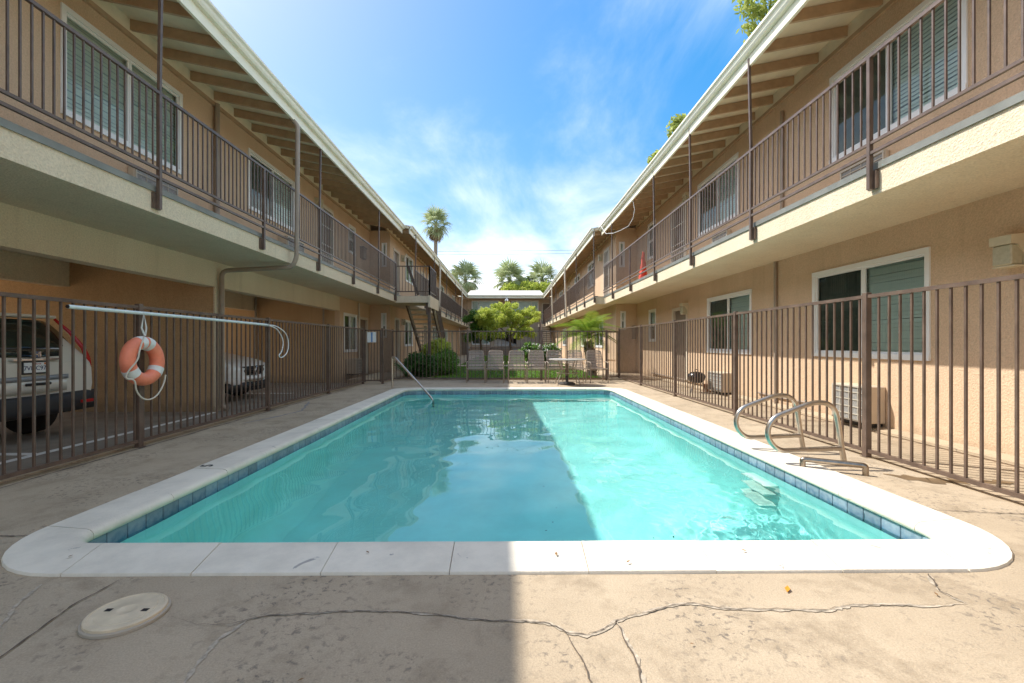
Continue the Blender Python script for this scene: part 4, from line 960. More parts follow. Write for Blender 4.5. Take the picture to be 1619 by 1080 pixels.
MB().tube(smooth_path(rp_, 3), .0085, 6).build('rope', mat('rope', (.62, .58, .48), .9), rg, True)
pole = thing('rescue_pole', 'long white rescue pole tied along the top of the carport fence', 'rescue pole', (-3.99, 5.8, 1.4))
pm_ = MB(); pm_.tube([(-3.99, 4.17, 1.482), (-3.985, 5.8, 1.472), (-3.99, 7.62, 1.452)], .019, 12, caps=False); pm_.build('shaft', mat('pole_enamel', (.70, .78, .76), .3, 0, .05, 8), pole, True)
pm_ = MB(); pm_.tube([(-3.99, 4.165, 1.482), (-3.99, 4.25, 1.482)], .0165, 12); pm_.build('end_plug', BLACK, pole, True)
pm_ = MB(); pm_.tube(smooth_path([(-3.98, 7.55, 1.452), (-3.98, 7.9, 1.45), (-3.97, 8.28, 1.30), (-3.97, 8.30, 1.0), (-3.97, 8.05, .88), (-3.97, 7.92, .93), (-3.97, 8.06, 1.0), (-3.97, 8.12, 1.2), (-3.97, 7.9, 1.40), (-3.98, 7.6, 1.45)], 3), .009, 6); pm_.build('hook', WHITEP, pole, True)
MB().tube([(-4.03, 7.58, 1.47), (-3.96, 7.58, 1.47), (-3.96, 7.62, 1.43), (-4.04, 7.6, 1.43)], .006, 6, True).build('tie', STEEL, pole)

# patio chairs
def make_chair():
    t = thing('patio_chair', '', 'chair', (0, 0, 0))
    for s in (-1, 1):
        x = s * .255
        P = smooth_path([(x, -.30, 0), (x, -.30, .40), (x, -.31, .58), (x, -.22, .60), (x, .18, .60)], 2)
        MB().tube(P, .0125, 8).build('front_leg', CHAIRFR, t, True)
        MB().tube([(x, .30, 0), (x, .14, .38)], .0125, 8).build('rear_leg', CHAIRFR, t, True)
    fr = []
    for s in (-1, 1): pass
    P = [(-.235, -.28, .41), (-.235, .16, .36)] + smooth_path([(-.235, .16, .36), (-.225, .30, .70), (-.215, .38, .90), (-.14, .395, .925), (.14, .395, .925), (.215, .38, .90), (.225, .30, .70), (.235, .16, .36)], 2)[1:-1] + [(.235, .16, .36), (.235, -.28, .41)]
    MB().tube(P, .0135, 8).build('frame', CHAIRFR, t, True)
    MB().tube([(-.25, -.29, .41), (.25, -.29, .41)], .0125, 8).build('seat_rail', CHAIRFR, t, True); MB().tube([(-.25, .17, .35), (.25, .17, .35)], .0115, 8).build('stretcher', CHAIRFR, t, True)
    sm = MB().cbox(-.24, .24, -.0165, .0165, -.004, .004, .002).mesh('strap', STRAP)
    for i in range(8): f = (i + .5) / 8; inst('strap', sm, t, (0, -.28 + .42 * f, .425 - .05 * f), (R(-6), 0, 0))
    for i in range(11): f = (i + .6) / 11; inst('strap', sm, t, (0, .165 + .21 * f - .016, .40 + .50 * f), (R(66), 0, 0), (.97 - .06 * f, 1, 1))
    return t
chair_labels = [(-.92, 'brown strap patio chair at the shaded end of the row, nearest the shrubs', 2), (-.36, 'brown strap patio chair second from the shrubs', -1),
    (.28, 'brown strap patio chair where the shade ends, third from the shrubs', 1), (.85, 'brown strap patio chair in the middle of the row of seven', -3),
    (1.42, 'brown strap patio chair behind the table, on the shrub side of the pole', 2), (2.01, 'brown strap patio chair behind the table, on the gate side of the pole', -2), (2.62, 'brown strap patio chair in front of the small palm trunk by the gate', 3)]
proto = None
for i, (x, lab, rz) in enumerate(chair_labels):
    c = make_chair() if proto is None else copy_tree(proto); proto = proto or c
    c.location = (x, 13.34 + random.uniform(-.03, .03), 0); c.rotation_euler = (0, 0, R(rz)); c['label'] = lab; c['group'] = 'patio chairs along the rear fence'
tb = thing('patio_table', 'round patio table with a pale top in front of the chairs', 'table', (1.66, 12.55, 0))
MB().lathe([(0, .715), (.50, .715), (.515, .71), (.515, .69), (.50, .685), (0, .69)], 40, (1.66, 12.55, 0)).build('top', mat('table_top', (.46, .41, .35), .4), tb, True)
for k in range(4):
    a = R(45 + 90 * k); d = Vector((math.cos(a), math.sin(a), 0)); c = Vector((1.66, 12.55, 0))
    MB().tube(smooth_path([c + d * .42, c + d * .40 + Vector((0, 0, .15)), c + d * .22 + Vector((0, 0, .40)), c + d * .34 + Vector((0, 0, .69))], 2), .0125, 8).build('leg', CHAIRFR, tb, True)
MB().tube([(1.66 + .3 * math.cos(R(a)), 12.55 + .3 * math.sin(R(a)), .33) for a in range(0, 360, 15)], .01, 6, True).build('ring', CHAIRFR, tb, True)
ub = thing('umbrella_stand', 'dark umbrella pole in a round weighted base under the table', 'umbrella stand', (1.66, 12.62, 0))
MB().lathe([(.235, 0), (.235, .03), (.18, .06), (.04, .07), (.035, .25), (0, .25)], 32, (1.66, 12.66, 0)).build('base', mat('cast_iron', (.05, .045, .04), .5), ub, True)
MB().tube([(1.66, 12.66, .05), (1.66, 12.66, 1.50)], .022, 10).build('pole', BROWN, ub, True)
# kettle barbecue
bq = thing('kettle_barbecue', 'small black kettle barbecue between the fence and the sunny wall', 'barbecue', (4.4, 10.55, 0))
def bowl(n, prof, m): MB().lathe(prof, 24, (4.4, 10.55, 0)).build(n, m, bq, True)
BQ = mat('black_enamel', (.02, .02, .02), .2)
bowl('bowl', [(.05, .22), (.12, .235), (.18, .29), (.195, .36), (.2, .365), (.2, .375), (.0, .375)], BQ); bowl('lid', [(.198, .377), (.18, .43), (.11, .475), (.0, .49)], BQ)
MB().tube([(4.36, 10.55, .49), (4.36, 10.55, .53), (4.44, 10.55, .53), (4.44, 10.55, .49)], .01, 6).build('handle', BLACK, bq)
for k in range(3): a = R(90 + 120 * k); MB().tube([(4.4 + .11 * math.cos(a), 10.55 + .11 * math.sin(a), .26), (4.4 + .2 * math.cos(a), 10.55 + .2 * math.sin(a), 0)], .01, 6).build('leg', STEEL, bq, True)
flp = MB().lathe([(.07, 0), (.09, .17), (.095, .18), (.07, .18), (.06, .15), (0, .15)], 16, (4.72, 10.75, 0)); tag(rebase(flp.build('flower_pot', mat('terracotta', (.30, .14, .07), .8), None, True), (4.72, 10.75, 0)), 'small brown pot on the ground between barbecue and air conditioner', 'pot')

# ------------------------------------------------------------------ cars
def loft_body(st, n=6):
    """car body from stations (x, z_bottom, z_belt, z_roof, w_belt, w_roof)"""
    vs = []; fs = []
    for x, zb, zl, zr, wb, wr in st:
        half = [(0, zb), (wb * .80, zb), (wb * .96, zb + .09), (wb, zb + (zl - zb) * .55), (wb * .985, zl - .02), (wb * .95, zl), (wr * 1.03, zr - (zr - zl) * .18 if zr > zl + .1 else zr - .01), (wr * .90, zr - .015 if zr > zl + .1 else zr - .004), (0, zr)]
        ring = half + [(-y, z) for y, z in half[-2:0:-1]]
        vs += [(x, y, z) for y, z in ring]
    k = len(ring)
    for i in range(len(st) - 1):
        for j in range(k): fs.append((i * k + j, i * k + (j + 1) % k, (i + 1) * k + (j + 1) % k, (i + 1) * k + j))
    fs.append(tuple(range(k))); fs.append(tuple((len(st) - 1) * k + j for j in range(k))[::-1])
    return vs, fs
def subdiv(o, lv=2):
    md = o.modifiers.new('smooth', 'SUBSURF'); md.levels = lv; md.render_levels = lv
def wheel(t, x, y):
    w = MB().lathe([(.20, -.105), (.315, -.105), (.335, -.08), (.335, .08), (.315, .105), (.20, .105)], 32); w.v = [(a + x, c + y, b + .335) for a, b, c in w.v]; wo = w.build('wheel', RUBBER, t, True)
    r = MB().lathe([(0, -.085), (.20, -.09), (.205, 0), (.20, .09), (0, .085)], 24); r.v = [(a + x, c + y, b + .335) for a, b, c in r.v]; r.build('rim', mat('alloy', (.45, .45, .45), .3, .9), wo, True)
def suv(t, L=4.5):
    """built about the origin, rear end towards +x"""
    st = [(-2.25, .42, .78, .82, .62, .5), (-2.15, .30, .86, .92, .80, .68), (-1.7, .25, .96, 1.03, .89, .78), (-1.05, .24, 1.02, 1.10, .905, .80), (-.35, .24, 1.05, 1.58, .91, .64), (.4, .24, 1.07, 1.67, .91, .64), (1.3, .24, 1.09, 1.65, .91, .63), (1.85, .28, 1.10, 1.585, .90, .60), (2.02, .32, 1.10, 1.38, .885, .62), (2.17, .36, 1.08, 1.13, .86, .70), (2.235, .42, .95, 1.02, .80, .66)]
    b = MB(); b.raw(*loft_body(st)); body = b.build('body', SILVER, t, True); subdiv(body, 2)
    # rear glass: dark curved pane following the tailgate
    def pane(rows, nm, m, parent, k=8):
        mb = MB(); vs = []
        for (x, z, w) in rows:
            for i in range(k + 1): f = -1 + 2 * i / k; vs.append((x - .10 * f * f, f * w, z))
        fs = [(j * (k + 1) + i, j * (k + 1) + i + 1, (j + 1) * (k + 1) + i + 1, (j + 1) * (k + 1) + i) for j in range(len(rows) - 1) for i in range(k)]
        mb.raw(vs, fs); o = mb.build(nm, m, parent, True); md = o.modifiers.new('thick', 'SOLIDIFY'); md.thickness = .02; return o
    pane([(2.215, 1.10, .70), (2.155, 1.24, .68), (2.07, 1.40, .62), (1.985, 1.53, .55), (1.93, 1.575, .50)], 'rear_window', CARGLASS, body)
    pane([(2.305, .36, .86), (2.325, .44, .89), (2.325, .58, .90), (2.30, .62, .90)], 'rear_bumper', mat('grey_plastic', (.035, .036, .04), .5), t, 12)
    pane([(2.262, .645, .84), (2.262, .83, .83)], 'tailgate_skin', SILVER, body, 12)
    pane([(2.268, .80, .80), (2.268, .86, .80)], 'crease_trim', mat('grey_trim', (.30, .31, .33), .35, .3), body, 12)
    MB().box(2.20, 2.27, -.26, .30, 1.055, 1.075).build('chrome_strip', CHROME, body)
    for s in (-1, 1):
        tlm = MB(); tlm.tube([(1.90, s * .60, 1.60), (2.02, s * .695, 1.42), (2.13, s * .78, 1.20), (2.17, s * .80, 1.05), (2.18, s * .81, .95)], [.016, .024, .028, .034, .03], 8); tlm.build('tail_light', REDLENS, t, True)
        MB().box(2.325, 2.337, s * .62 - .09, s * .62 + .09, .46, .50).build('reflector', REDLENS, t)
        for x in (-1.35, 1.35): wheel(t, x, s * .80)
        MB().box(-.3, 1.3, s * .80 - .01, s * .80 + .01, 1.13, 1.50).build('side_window', CARGLASS, body)
    MB().cbox(2.262, 2.278, -.13, .19, .74, .775, .01).build('handle', BLACK, body)
    # plate, badge
    pl = MB(); pl.cbox(2.255, 2.272, -.165, .165, .885, 1.045, .004); pl = pl.build('plate_frame', BLACK, t)
    MB().box(2.273, 2.276, -.148, .148, .905, 1.03).build('plate', WHITEP, pl)
    Mx = Matrix(((0, 0, 1, 0), (1, 0, 0, 0), (0, 1, 0, 0), (0, 0, 0, 1)))
    text_mesh('7VMC971', .075, mat('plate_blue', (.03, .04, .12), .5), pl, Matrix.Translation((2.2775, 0, .958)) @ Mx, 'plate_number')
    text_mesh('California', .028, mat('plate_red', (.5, .05, .05), .5), pl, Matrix.Translation((2.2775, 0, 1.013)) @ Mx, 'plate_state')
    MB().box(2.2765, 2.2775, .09, .145, 1.0, 1.026).build('sticker', mat('sticker_orange', (.65, .2, .05), .5), pl)
    bd = MB(); bd.cbox(2.262, 2.272, -.055, .055, 1.085, 1.175, .012); bd = bd.build('badge', CHROME, t)
    MB().cbox(2.2705, 2.2735, -.045, .045, 1.093, 1.167, .008).build('badge_field', mat('badge_field', (.10, .12, .2), .3), bd)
    h = MB(); 
    for s in (-1, 1): h.bar((2.276, s * .020, 1.10), (2.276, s * .029, 1.162), .012, .004, (1, 0, 0))
    h.box(2.274, 2.278, -.022, .022, 1.125, 1.136); h.build('badge_mark', CHROME, bd)
    MB().tube([(2.14, -.30, 1.21), (2.17, .0, 1.205), (2.14, .30, 1.21)], .012, 6).build('wiper', BLACK, body)
    MB().cbox(1.70, 2.02, -.52, .52, 1.60, 1.64, .015).build('spoiler', SILVER, body)
car = thing('parked_car', 'silver SUV parked in the carport, rear end and licence plate to the pool', 'car', (0, 0, 0)); suv(car); car.location = (-5.83 - 2.3, 5.72, -.12)
def hatch(t):
    st = [(2.15, .38, .68, .72, .62, .5), (2.08, .26, .74, .80, .80, .68), (1.75, .22, .86, .93, .87, .76), (1.0, .22, .95, 1.03, .885, .78), (.2, .22, .98, 1.45, .89, .62), (-.6, .22, 1.0, 1.52, .89, .62), (-1.6, .24, 1.0, 1.46, .88, .60), (-2.0, .3, .98, 1.05, .85, .7), (-2.1, .4, .9, .95, .78, .65)]
    b = MB(); b.raw(*loft_body(st)); body = b.build('body', CARWHITE, t, True); subdiv(body, 2)
    def curve(z0, z1, w, x, m, nm, par, bow=.16, th=.03, k=14):
        mb = MB(); vs = []
        for z, dx in ((z0, 0), ((z0 + z1) / 2, .02), (z1, 0)):
            for i in range(k + 1): f = -1 + 2 * i / k; vs.append((x + dx - bow * f * f - .06 * f ** 6, f * w, z))
        mb.raw(vs, [(j * (k + 1) + i, j * (k + 1) + i + 1, (j + 1) * (k + 1) + i + 1, (j + 1) * (k + 1) + i) for j in range(2) for i in range(k)]); o = mb.build(nm, m, par, True); md = o.modifiers.new('thick', 'SOLIDIFY'); md.thickness = th; return o
    curve(.56, .76, .80, 2.175, BLACK, 'grille', t); curve(.22, .42, .84, 2.20, BLACK, 'lower_grille', t); curve(.44, .55, .85, 2.19, CARWHITE, 'bumper', t)
    for z in (.59, .63, .67, .71): curve(z, z + .012, .60, 2.188, mat('grey_plastic', (.035, .036, .04), .5), 'grille_bar', t, th=.01)
    for z in (.27, .32, .37): curve(z, z + .014, .60, 2.212, mat('grey_plastic', (.035, .036, .04), .5), 'grille_bar', t, th=.01)
    MB().tube([(2.205, .075 * math.cos(R(a)), .66 + .075 * math.sin(R(a))) for a in range(0, 360, 15)], .012, 8, True).build('emblem', CHROME, t, True)
    MB().tube([(2.208, .035 * math.cos(R(a)), .66 + .06 * math.sin(R(a))) for a in range(0, 360, 20)], .007, 6, True).build('emblem_oval', CHROME, t, True)
    for s in (-1, 1):
        hl = MB(); hl.tube([(2.05, s * .60, .69), (1.93, s * .74, .71), (1.72, s * .82, .75)], [.05, .065, .04], 8); hl.build('headlight', mat('headlight_lens', (.10, .10, .11), .05, 0, spec=.8), t, True)
        for x in (-1.3, 1.3): wheel(t, x, s * .78)
    mb = MB(); mb.quad((1.02, -.66, 1.055), (1.02, .66, 1.055), (.30, .56, 1.42), (.30, -.56, 1.42)); mb.build('windscreen', CARGLASS, body)
c2 = thing('parked_car', 'white hatchback facing out of the second carport bay beside the downspout', 'car', (0, 0, 0)); hatch(c2); c2.location = (-5.72 - 2.15, 10.35, -.12)
c3 = copy_tree(c2); c3['label'] = 'small white car half hidden behind the block wall at the rear block'; c3.location = (-.6, 46.2, .1); c3.rotation_euler = (0, 0, R(0))

# ------------------------------------------------------------------ plants
def rot_to(d):
    return Vector(d).to_track_quat('X', 'Z')
def leaf_cloud(blobs, n, size, seed=1, shell=.55, fuzz=.06):
    """many small leaf faces spread through uneven clumps; blobs: (cx,cy,cz,rx,ry,rz)"""
    r = np.random.default_rng(seed); vol = np.array([b[3] * b[4] * b[5] for b in blobs]) ** .7; cnt = (n * vol / vol.sum()).astype(int); C = []
    for b, k in zip(blobs, cnt):
        d = r.normal(size=(k, 3)); d /= np.linalg.norm(d, axis=1)[:, None]; rad = shell + (1 - shell) * r.random(k) ** .6; rad *= 1 + .16 * np.sin(d[:, 0] * 5 + b[0] * 3) * np.sin(d[:, 2] * 6 + b[1]) + r.normal(0, fuzz, k)
        C.append(np.array(b[:3]) + d * rad[:, None] * np.array(b[3:]))
    C = np.concatenate(C); k = len(C)
    nrm = r.normal(size=(k, 3)) + np.array([0, 0, .6]); nrm /= np.linalg.norm(nrm, axis=1)[:, None]
    t = np.cross(nrm, r.normal(size=(k, 3))); t /= np.linalg.norm(t, axis=1)[:, None]; bt = np.cross(nrm, t); s = size * r.uniform(.6, 1.4, k)[:, None]
    V = np.stack([C - t * s, C + bt * s * .45 + nrm * s * .12, C + t * s, C - bt * s * .45 + nrm * s * .12], 1).reshape(-1, 3)
    F = np.arange(4 * k).reshape(-1, 4); return V, F
def mesh_np(name, V, F, m):
    me = bpy.data.meshes.new(name); me.vertices.add(len(V)); me.vertices.foreach_set('co', V.astype(np.float32).ravel()); me.loops.add(F.size); me.loops.foreach_set('vertex_index', F.ravel().astype(np.int32))
    me.polygons.add(len(F)); me.polygons.foreach_set('loop_start', (np.arange(len(F)) * F.shape[1]).astype(np.int32)); me.polygons.foreach_set('loop_total', np.full(len(F), F.shape[1], np.int32)); me.update(calc_edges=True); me.validate(); me.materials.append(m); return me
LEAF_BRIGHT = leaf_mat('leaf_bright', (.40, .50, .07), (.62, .65, .15), .5)
LEAF_MID = leaf_mat('leaf_mid', (.09, .20, .03), (.20, .34, .06), .4)
LEAF_DARK = leaf_mat('leaf_dark', (.035, .10, .02), (.09, .18, .04), .35)
LEAF_GRASS = leaf_mat('grass_blade', (.10, .24, .02), (.24, .42, .05), .4)
LEAF_PALM = leaf_mat('palm_frond', (.27, .34, .15), (.50, .54, .31), .4)
LEAF_FEATHER = leaf_mat('feather_frond', (.13, .24, .025), (.34, .42, .05), .45)
LEAF_DRY = leaf_mat('dry_frond', (.26, .19, .11), (.36, .28, .17), .2)
LEAF_WISP = leaf_mat('wispy_leaf', (.30, .38, .09), (.52, .56, .17), .5)
FLOWER = leaf_mat('white_petal', (.8, .8, .74), (.7, .72, .62), .3)
def plant(name, label, cat, loc, blobs, n, size, m, trunk=None, seed=1, group=None, part='crown', limbs=4, tr=.06, fuzz=.10):
    t = thing(name, label, cat, loc, group)
    V, F = leaf_cloud(blobs, n, size, seed, fuzz=fuzz); V = V - np.array(wloc(t)); o = bpy.data.objects.new(part, mesh_np(part, V, F, m)); COL.objects.link(o); o.parent = t
    if trunk:
        z = trunk; mb = MB(); mb.tube([Vector(loc), Vector(loc) + Vector((.05, .03, z * .5)), Vector(loc) + Vector((0, .0, z))], [tr * 1.25, tr, tr * .8], 10); mb.build('trunk', BARK, t, True)
        r = random.Random(seed)
        for i in range(limbs):
            b = blobs[i % len(blobs)]; a = Vector(loc) + Vector((0, 0, z * r.uniform(.75, 1))); e = Vector(b[:3]) + Vector((r.uniform(-.3, .3) * b[3], r.uniform(-.3, .3) * b[4], .3 * b[5]))
            MB().tube([a, a.lerp(e, .5) + Vector((0, 0, .1)), e], [tr * .6, tr * .4, tr * .15], 7).build('limb', BARK, t, True)
    else:
        r = random.Random(seed)
        for i in range(5):
            b = blobs[i % len(blobs)]; MB().tube([(b[0] + r.uniform(-.15, .15), b[1] + r.uniform(-.15, .15), 0), (b[0] + r.uniform(-.4, .4) * b[3], b[1] + r.uniform(-.4, .4) * b[4], b[2] + .2 * b[5])], [.02, .008], 6).build('stem', BARK, t)
    return t
rs = random.Random(11)
def blobset(c, r, k, spread, seed):
    q = random.Random(seed); out = []
    for _ in range(k):
        out.append((c[0] + q.uniform(-1, 1) * spread[0], c[1] + q.uniform(-1, 1) * spread[1], c[2] + q.uniform(-1, 1) * spread[2], r * q.uniform(.6, 1.15), r * q.uniform(.6, 1.15), r * q.uniform(.45, .8)))
    return out
# shrubs inside the rear fence
plant('shrub', 'dark green clipped shrub below the stairs behind the rear fence', 'shrub', (-2.95, 15.6, 0), [(-2.95, 15.6, .38, .50, .5, .40), (-2.72, 15.35, .32, .34, .34, .33), (-3.15, 15.9, .42, .38, .42, .36)], 8000, .045, LEAF_DARK, seed=3, part='foliage')
plant('shrub', 'bright green shrub spilling along the lawn edge', 'shrub', (-2.25, 16.9, 0), [(-2.35, 16.2, .40, .36, .6, .40), (-2.3, 17.2, .45, .40, .8, .46), (-2.4, 18.4, .45, .40, .7, .44), (-2.1, 16.7, .22, .28, .5, .22)], 12000, .04, LEAF_MID, seed=4, part='foliage')
plant('shrub', 'light green leafy shrub at the foot of the stair post', 'shrub', (-2.75, 17.6, 0), [(-2.8, 17.6, .75, .5, .5, .45), (-2.6, 18.0, .95, .35, .4, .35)], 4500, .06, LEAF_BRIGHT, seed=5, part='foliage')
def strappy(label, c, n, L, m, seed, group=None, h=.6):
    t = thing('strappy_plant', label, 'plant', c, group); q = random.Random(seed)
    for i in range(n):
        a = q.uniform(0, 2 * math.pi); l = L * q.uniform(.7, 1.15); up = q.uniform(.5, 1.1); mb = MB(); P = []
        for k in range(6):
            f = k / 5; P.append(Vector(c) + Vector((math.cos(a) * l * f * (.45 + .35 * f), math.sin(a) * l * f * (.45 + .35 * f), l * up * (f - .45 * f * f))))
        vs = []; s = Vector((-math.sin(a), math.cos(a), 0))
        for k, p in enumerate(P): w = .03 * (1 - (k / 5) ** 2) + .003; vs += [tuple(p + s * w), tuple(p - s * w)]
        mb.raw(vs, [(2 * k, 2 * k + 1, 2 * k + 3, 2 * k + 2) for k in range(5)]); mb.build('leaf', m, t)
    return t
strappy('dark strappy-leaved plant between the gate return and the shrubs', (-3.35, 15.1, .05), 34, 1.15, LEAF_DARK, 8)
# white flowering plant
fp = plant('flowering_plant', 'leafy plant with white blooms in front of the far stairs', 'plant', (1.55, 22.0, 0), [(1.2, 21.8, .75, .55, .4, .38), (2.0, 22.1, .72, .55, .4, .36), (1.6, 22.2, .5, .7, .5, .4)], 2600, .11, LEAF_MID, seed=9, part='foliage')
V, F = leaf_cloud([(1.25, 21.6, .85, .5, .3, .3), (2.05, 21.8, .8, .5, .3, .3)], 160, .06, 12, .9); o = bpy.data.objects.new('blooms', mesh_np('blooms', V - np.array(wloc(fp)), F, FLOWER)); COL.objects.link(o); o.parent = fp
# courtyard maple pair
plant('garden_tree', 'bright yellow-green small tree in the middle of the courtyard', 'tree', (.15, 29, 0), blobset((.05, 29, 2.4), .30, 90, (1.9, 1.1, .85), 21) + blobset((-.3, 29, 3.05), .26, 30, (.9, .8, .6), 22), 26000, .06, LEAF_BRIGHT, 1.6, 6, tr=.08, fuzz=.22)
plant('garden_tree', 'darker green small tree leaning against the yellow-green one', 'tree', (-1.75, 29.6, 0), blobset((-1.85, 29.8, 2.3), .32, 44, (.8, .7, .9), 23), 12000, .06, LEAF_MID, 1.4, 8, tr=.07, fuzz=.2)
# trees beyond the roofs
plant('tall_tree', 'tall leafy tree rising beyond the roof at the upper frame edge', 'tree', (16.2, 23, 0), blobset((16.5, 23, 18.4), 1.15, 40, (3.4, 3, 3.3), 31), 17000, .17, LEAF_WISP, 15, 10, limbs=8, tr=.32)
plant('tall_tree', 'wispy tree top showing over the middle of the sunny roof', 'tree', (11.6, 30, 0), blobset((11.7, 30, 14.6), .8, 10, (1.0, .9, 1.1), 33), 3600, .16, LEAF_WISP, 12.5, 12, limbs=6, tr=.2)
plant('tall_tree', 'small wispy tree top lower over the sunny roof', 'tree', (10.4, 31, 0), blobset((10.6, 31, 13.1), .7, 8, (.9, .9, .9), 37), 3000, .16, LEAF_WISP, 11.5, 14, limbs=6, tr=.2)
plant('round_tree', 'yellow-green tree crown peeping over the rear roof', 'tree', (2.9, 58, 0), blobset((2.9, 58, 7.9), 1.1, 14, (2.6, .8, .5), 41), 7000, .16, LEAF_BRIGHT, 6, 15, tr=.2)
plant('round_tree', 'small dark tree between the two palms over the rear roof', 'tree', (2.6, 62, 0), blobset((2.5, 62, 9.4), .8, 6, (1.0, .5, .4), 43), 3000, .15, LEAF_DARK, 8, 16, tr=.2)

def fan_leaf(seed, L=1.0, pet=.8, seg=18):
    """one folded fan frond with split tips, along +x"""
    q = random.Random(seed); mb = MB(); mb.tube([(0, 0, 0), (pet * .5, 0, .05), (pet, 0, .04)], [.03, .02, .014], 5)
    for i in range(seg):
        a = R(-125 + 250 * (i + .5) / seg); l = L * (.78 + .22 * math.cos(a)) * q.uniform(.9, 1.08); w = .05 * L
        d = Vector((math.cos(a), math.sin(a), 0)); s = Vector((-math.sin(a), math.cos(a), 0)); o = Vector((pet, 0, .04))
        p0 = o; p1 = o + d * l * .55 + Vector((0, 0, .02)); p2 = o + d * l + Vector((0, 0, -.22 * l * q.uniform(.5, 1.5)))
        mb.raw([tuple(p0), tuple(p1 + s * w + Vector((0, 0, .03))), tuple(p1 - s * w), tuple(p2)], [(0, 1, 2), (1, 3, 2)])
    return mb
FAN = [fan_leaf(k).mesh('frond', LEAF_PALM) for k in range(3)]; FAND = [fan_leaf(9 + k, .95).mesh('frond', LEAF_DRY) for k in range(2)]
def fan_palm(label, x, y, zc, r, skirt, seed):
    t = thing('fan_palm', label, 'palm tree', (x, y, 0), 'fan palms beyond the rear roof'); q = random.Random(seed)
    P = [(x + .25 * math.sin(i * .5 + seed) * (1 - i / 10), y, zc * i / 10) for i in range(11)]; P[-1] = (x, y, zc)
    MB().tube(P, [.36 - .014 * i for i in range(11)], 12).build('trunk', PALMBARK, t, True)
    n = 32
    for i in range(n):
        f = i / (n - 1); el = 82 - 135 * f + q.uniform(-8, 8); az = i * 137.5 + q.uniform(-15, 15); s = r / 1.75 * q.uniform(.85, 1.1)
        o = inst('frond', FAN[i % 3], t, (x, y, zc + .1), (q.uniform(-.5, .5), -R(el), R(az)), (s, s, s)); o.rotation_mode = 'XYZ'
    for i in range(skirt):
        el = -58 - 26 * q.random(); az = i * 137.5; s = r / 2.1 * q.uniform(.75, 1.05)
        inst('frond', FAND[i % 2], t, (x, y, zc - .1 - q.random() * .6), (q.uniform(-.5, .5), -R(el), R(az)), (s, s, s))
fan_palm('tallest fan palm, with a shaggy brown skirt, over the carport roof', -9.4, 60, 16.7, 2.5, 26, 1)
fan_palm('fan palm just above the corner of the carport roof and rear roof', -5.5, 60, 9.4, 2.8, 8, 2)
fan_palm('fan palm in the middle above the rear roof', .3, 60, 9.3, 2.9, 16, 3)
fan_palm('fan palm close to the sunny eave above the rear roof', 4.6, 60, 9.4, 2.8, 12, 4)

def feather_leaf(seed, L=1.35):
    q = random.Random(seed); mb = MB(); P = []
    for i in range(13):
        f = i / 12; P.append(Vector((L * (f - .12 * f * f), 0, L * (.42 * f - .80 * f * f))))
    mb.tube(P, [.014 * (1 - .8 * i / 12) for i in range(13)], 5)
    n = 26
    for i in range(n):
        f = .14 + .85 * i / (n - 1); k = min(11, int(f * 12)); p = P[k].lerp(P[k + 1], f * 12 - k); d = (P[k + 1] - P[k]).normalized(); l = .36 * math.sin(math.pi * min(1, f * .9 + .1)) ** .7 + .04
        for s in (-1, 1):
            v = (d * .55 + Vector((0, s * .8, .10))).normalized(); e = p + v * l * q.uniform(.85, 1.1) + Vector((0, 0, -.28 * l)); m_ = p.lerp(e, .5) + Vector((0, 0, .05 * l)); w = d * .013
            mb.raw([tuple(p - w), tuple(p + w), tuple(m_ + w), tuple(m_ - w), tuple(e)], [(0, 1, 2, 3), (3, 2, 4)])
    return mb
FEA = [feather_leaf(k).mesh('frond', LEAF_FEATHER) for k in range(3)]
def feather_palm():
    x, y = 2.88, 15.9; t = thing('feather_palm', 'small feather palm with a rough brown trunk behind the chair by the gate', 'palm tree', (x, y, 0)); q = random.Random(5)
    mb = MB(); P = [(x + .10, y, 0), (x + .06, y, .4), (x + .0, y, .85), (x - .05, y, 1.22)]; mb.tube(P, [.16, .17, .18, .15], 12); mb.build('trunk', PALMBARK, t, True)
    scm = MB().raw([(-.05, 0, 0), (.05, 0, 0), (.02, .05, .12), (-.02, .05, .12), (0, .015, -.02)], [(0, 1, 2, 3), (0, 4, 1)]).mesh('leaf_base', BARK)
    for i in range(60):
        f = i / 60; z = .1 + 1.1 * f; a = i * 137.5; cx = x + .10 - .15 * f; inst('leaf_base', scm, t, (cx + .165 * math.cos(R(a)), y + .165 * math.sin(R(a)), z), (0, 0, R(a - 90)))
    for i in range(30):
        f = i / 29; el = 72 - 66 * f + q.uniform(-8, 8); az = i * 137.5 + q.uniform(-14, 14); s = q.uniform(.85, 1.1) * (1.0 if f > .2 else .85)
        inst('frond', FEA[i % 3], t, (x - .05, y, 1.30 + .15 * (1 - f)), (q.uniform(-.3, .3), -R(el - 10), R(az)), (s, s, s))
feather_palm()
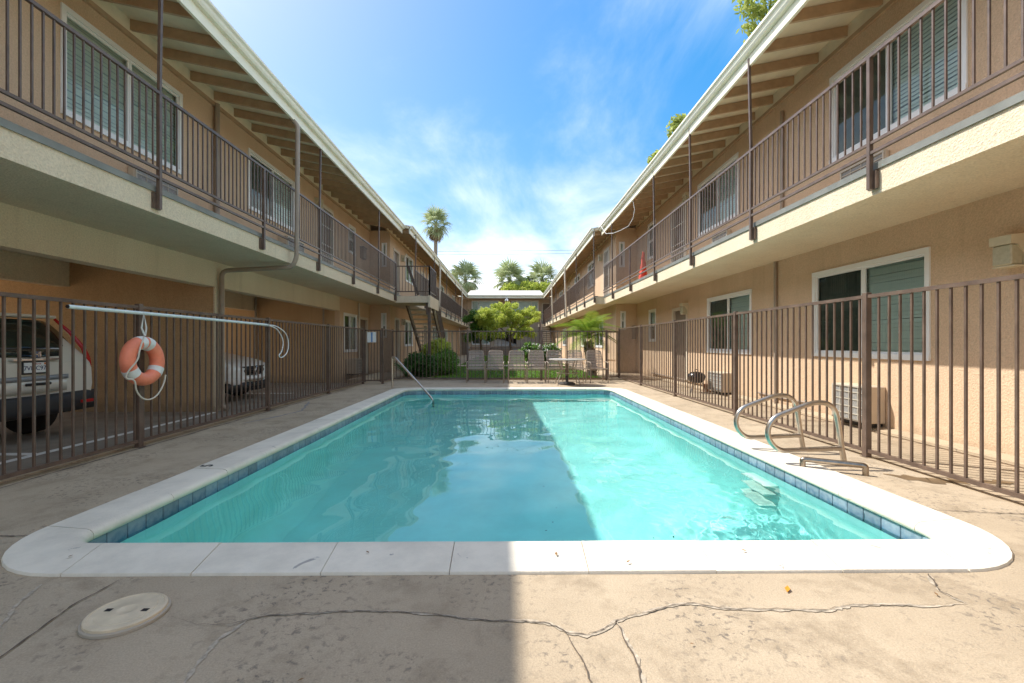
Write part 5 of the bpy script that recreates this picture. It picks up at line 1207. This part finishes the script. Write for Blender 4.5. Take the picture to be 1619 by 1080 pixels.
# lawn blades
def grass():
    r = np.random.default_rng(8); k = 26000; x = r.uniform(-2.48, 3.08, k); y = 14.3 + (41.3 - 14.3) * r.random(k) ** 1.9; keep = ~((y > 22.35) & (y < 23.65)); x, y = x[keep], y[keep]; k = len(x)
    h = r.uniform(.03, .075, k); a = r.uniform(0, 6.28, k); w = r.uniform(.006, .012, k) * (1 + (y - 14) * .05); lean = r.normal(0, .02, (k, 2)); B = np.stack([x, y, np.zeros(k)], -1); s = np.stack([np.cos(a) * w, np.sin(a) * w, np.zeros(k)], -1); T = B + np.stack([lean[:, 0], lean[:, 1], h], -1)
    V = np.stack([B - s, B + s, T], 1).reshape(-1, 3); F = np.arange(3 * k).reshape(-1, 3); o = bpy.data.objects.new('grass', mesh_np('grass', V, F, LEAF_GRASS)); COL.objects.link(o); o['kind'] = 'stuff'
grass()
# fallen leaves on coping and deck
def leaf_litter():
    t = mat('dead_leaf', (.24, .13, .05), .8); q = random.Random(4)
    spots = [(.26, 2.42, .02), (.62, 2.33, .016), (1.28, 2.45, .018), (1.30, 2.10, .030), (-.7, 1.55, .012), (-.75, 2.45, .014), (2.5, 3.3, .02), (3.3, 5.9, .02), (-2.3, 2.42, .016), (1.95, 2.05, .014), (.7, 1.72, .01)]
    for i, (x, y, s) in enumerate(spots):
        z = .028 if y > 2.3 and x < 2.4 else .008; a = q.uniform(0, 6.28); mb = MB(); c, d = math.cos(a) * s, math.sin(a) * s
        mb.raw([(x - c, y - d, z), (x + d * .4, y - c * .4, z + .003), (x + c, y + d, z + .004), (x - d * .4, y + c * .4, z + .003)], [(0, 1, 2), (0, 2, 3)]); o = mb.build('fallen_leaf', t if i != 3 else mat('amber_leaf', (.62, .26, .02), .7))
        rebase(o, (x, y, z)); tag(o, {3: 'single amber leaf lying on the sunny concrete', 0: 'brown leaf on the coping just past the shadow edge'}.get(i, 'tiny dry brown leaf lying on the pool surround'), 'leaf', 'dry leaves on the pool surround')
leaf_litter()
# overhead wires
for i, (y, z) in enumerate(((62, 14.05), (62, 13.6), (62, 9.6), (62, 8.5))):
    P = [(-40 + 4 * k, y, z - .35 + .35 * ((k - 10) / 10) ** 2 + .012 * (-40 + 4 * k)) for k in range(21)]
    o = MB().tube(P, .018, 5).build('power_line', mat('wire', (.10, .10, .10), .6), None, True); tag(o, ['highest overhead wire crossing the sky', 'second highest overhead wire crossing the sky', 'overhead wire passing behind the palm crowns', 'lowest overhead wire just over the rear roof'][i], 'wire', 'overhead wires behind the rear roof')
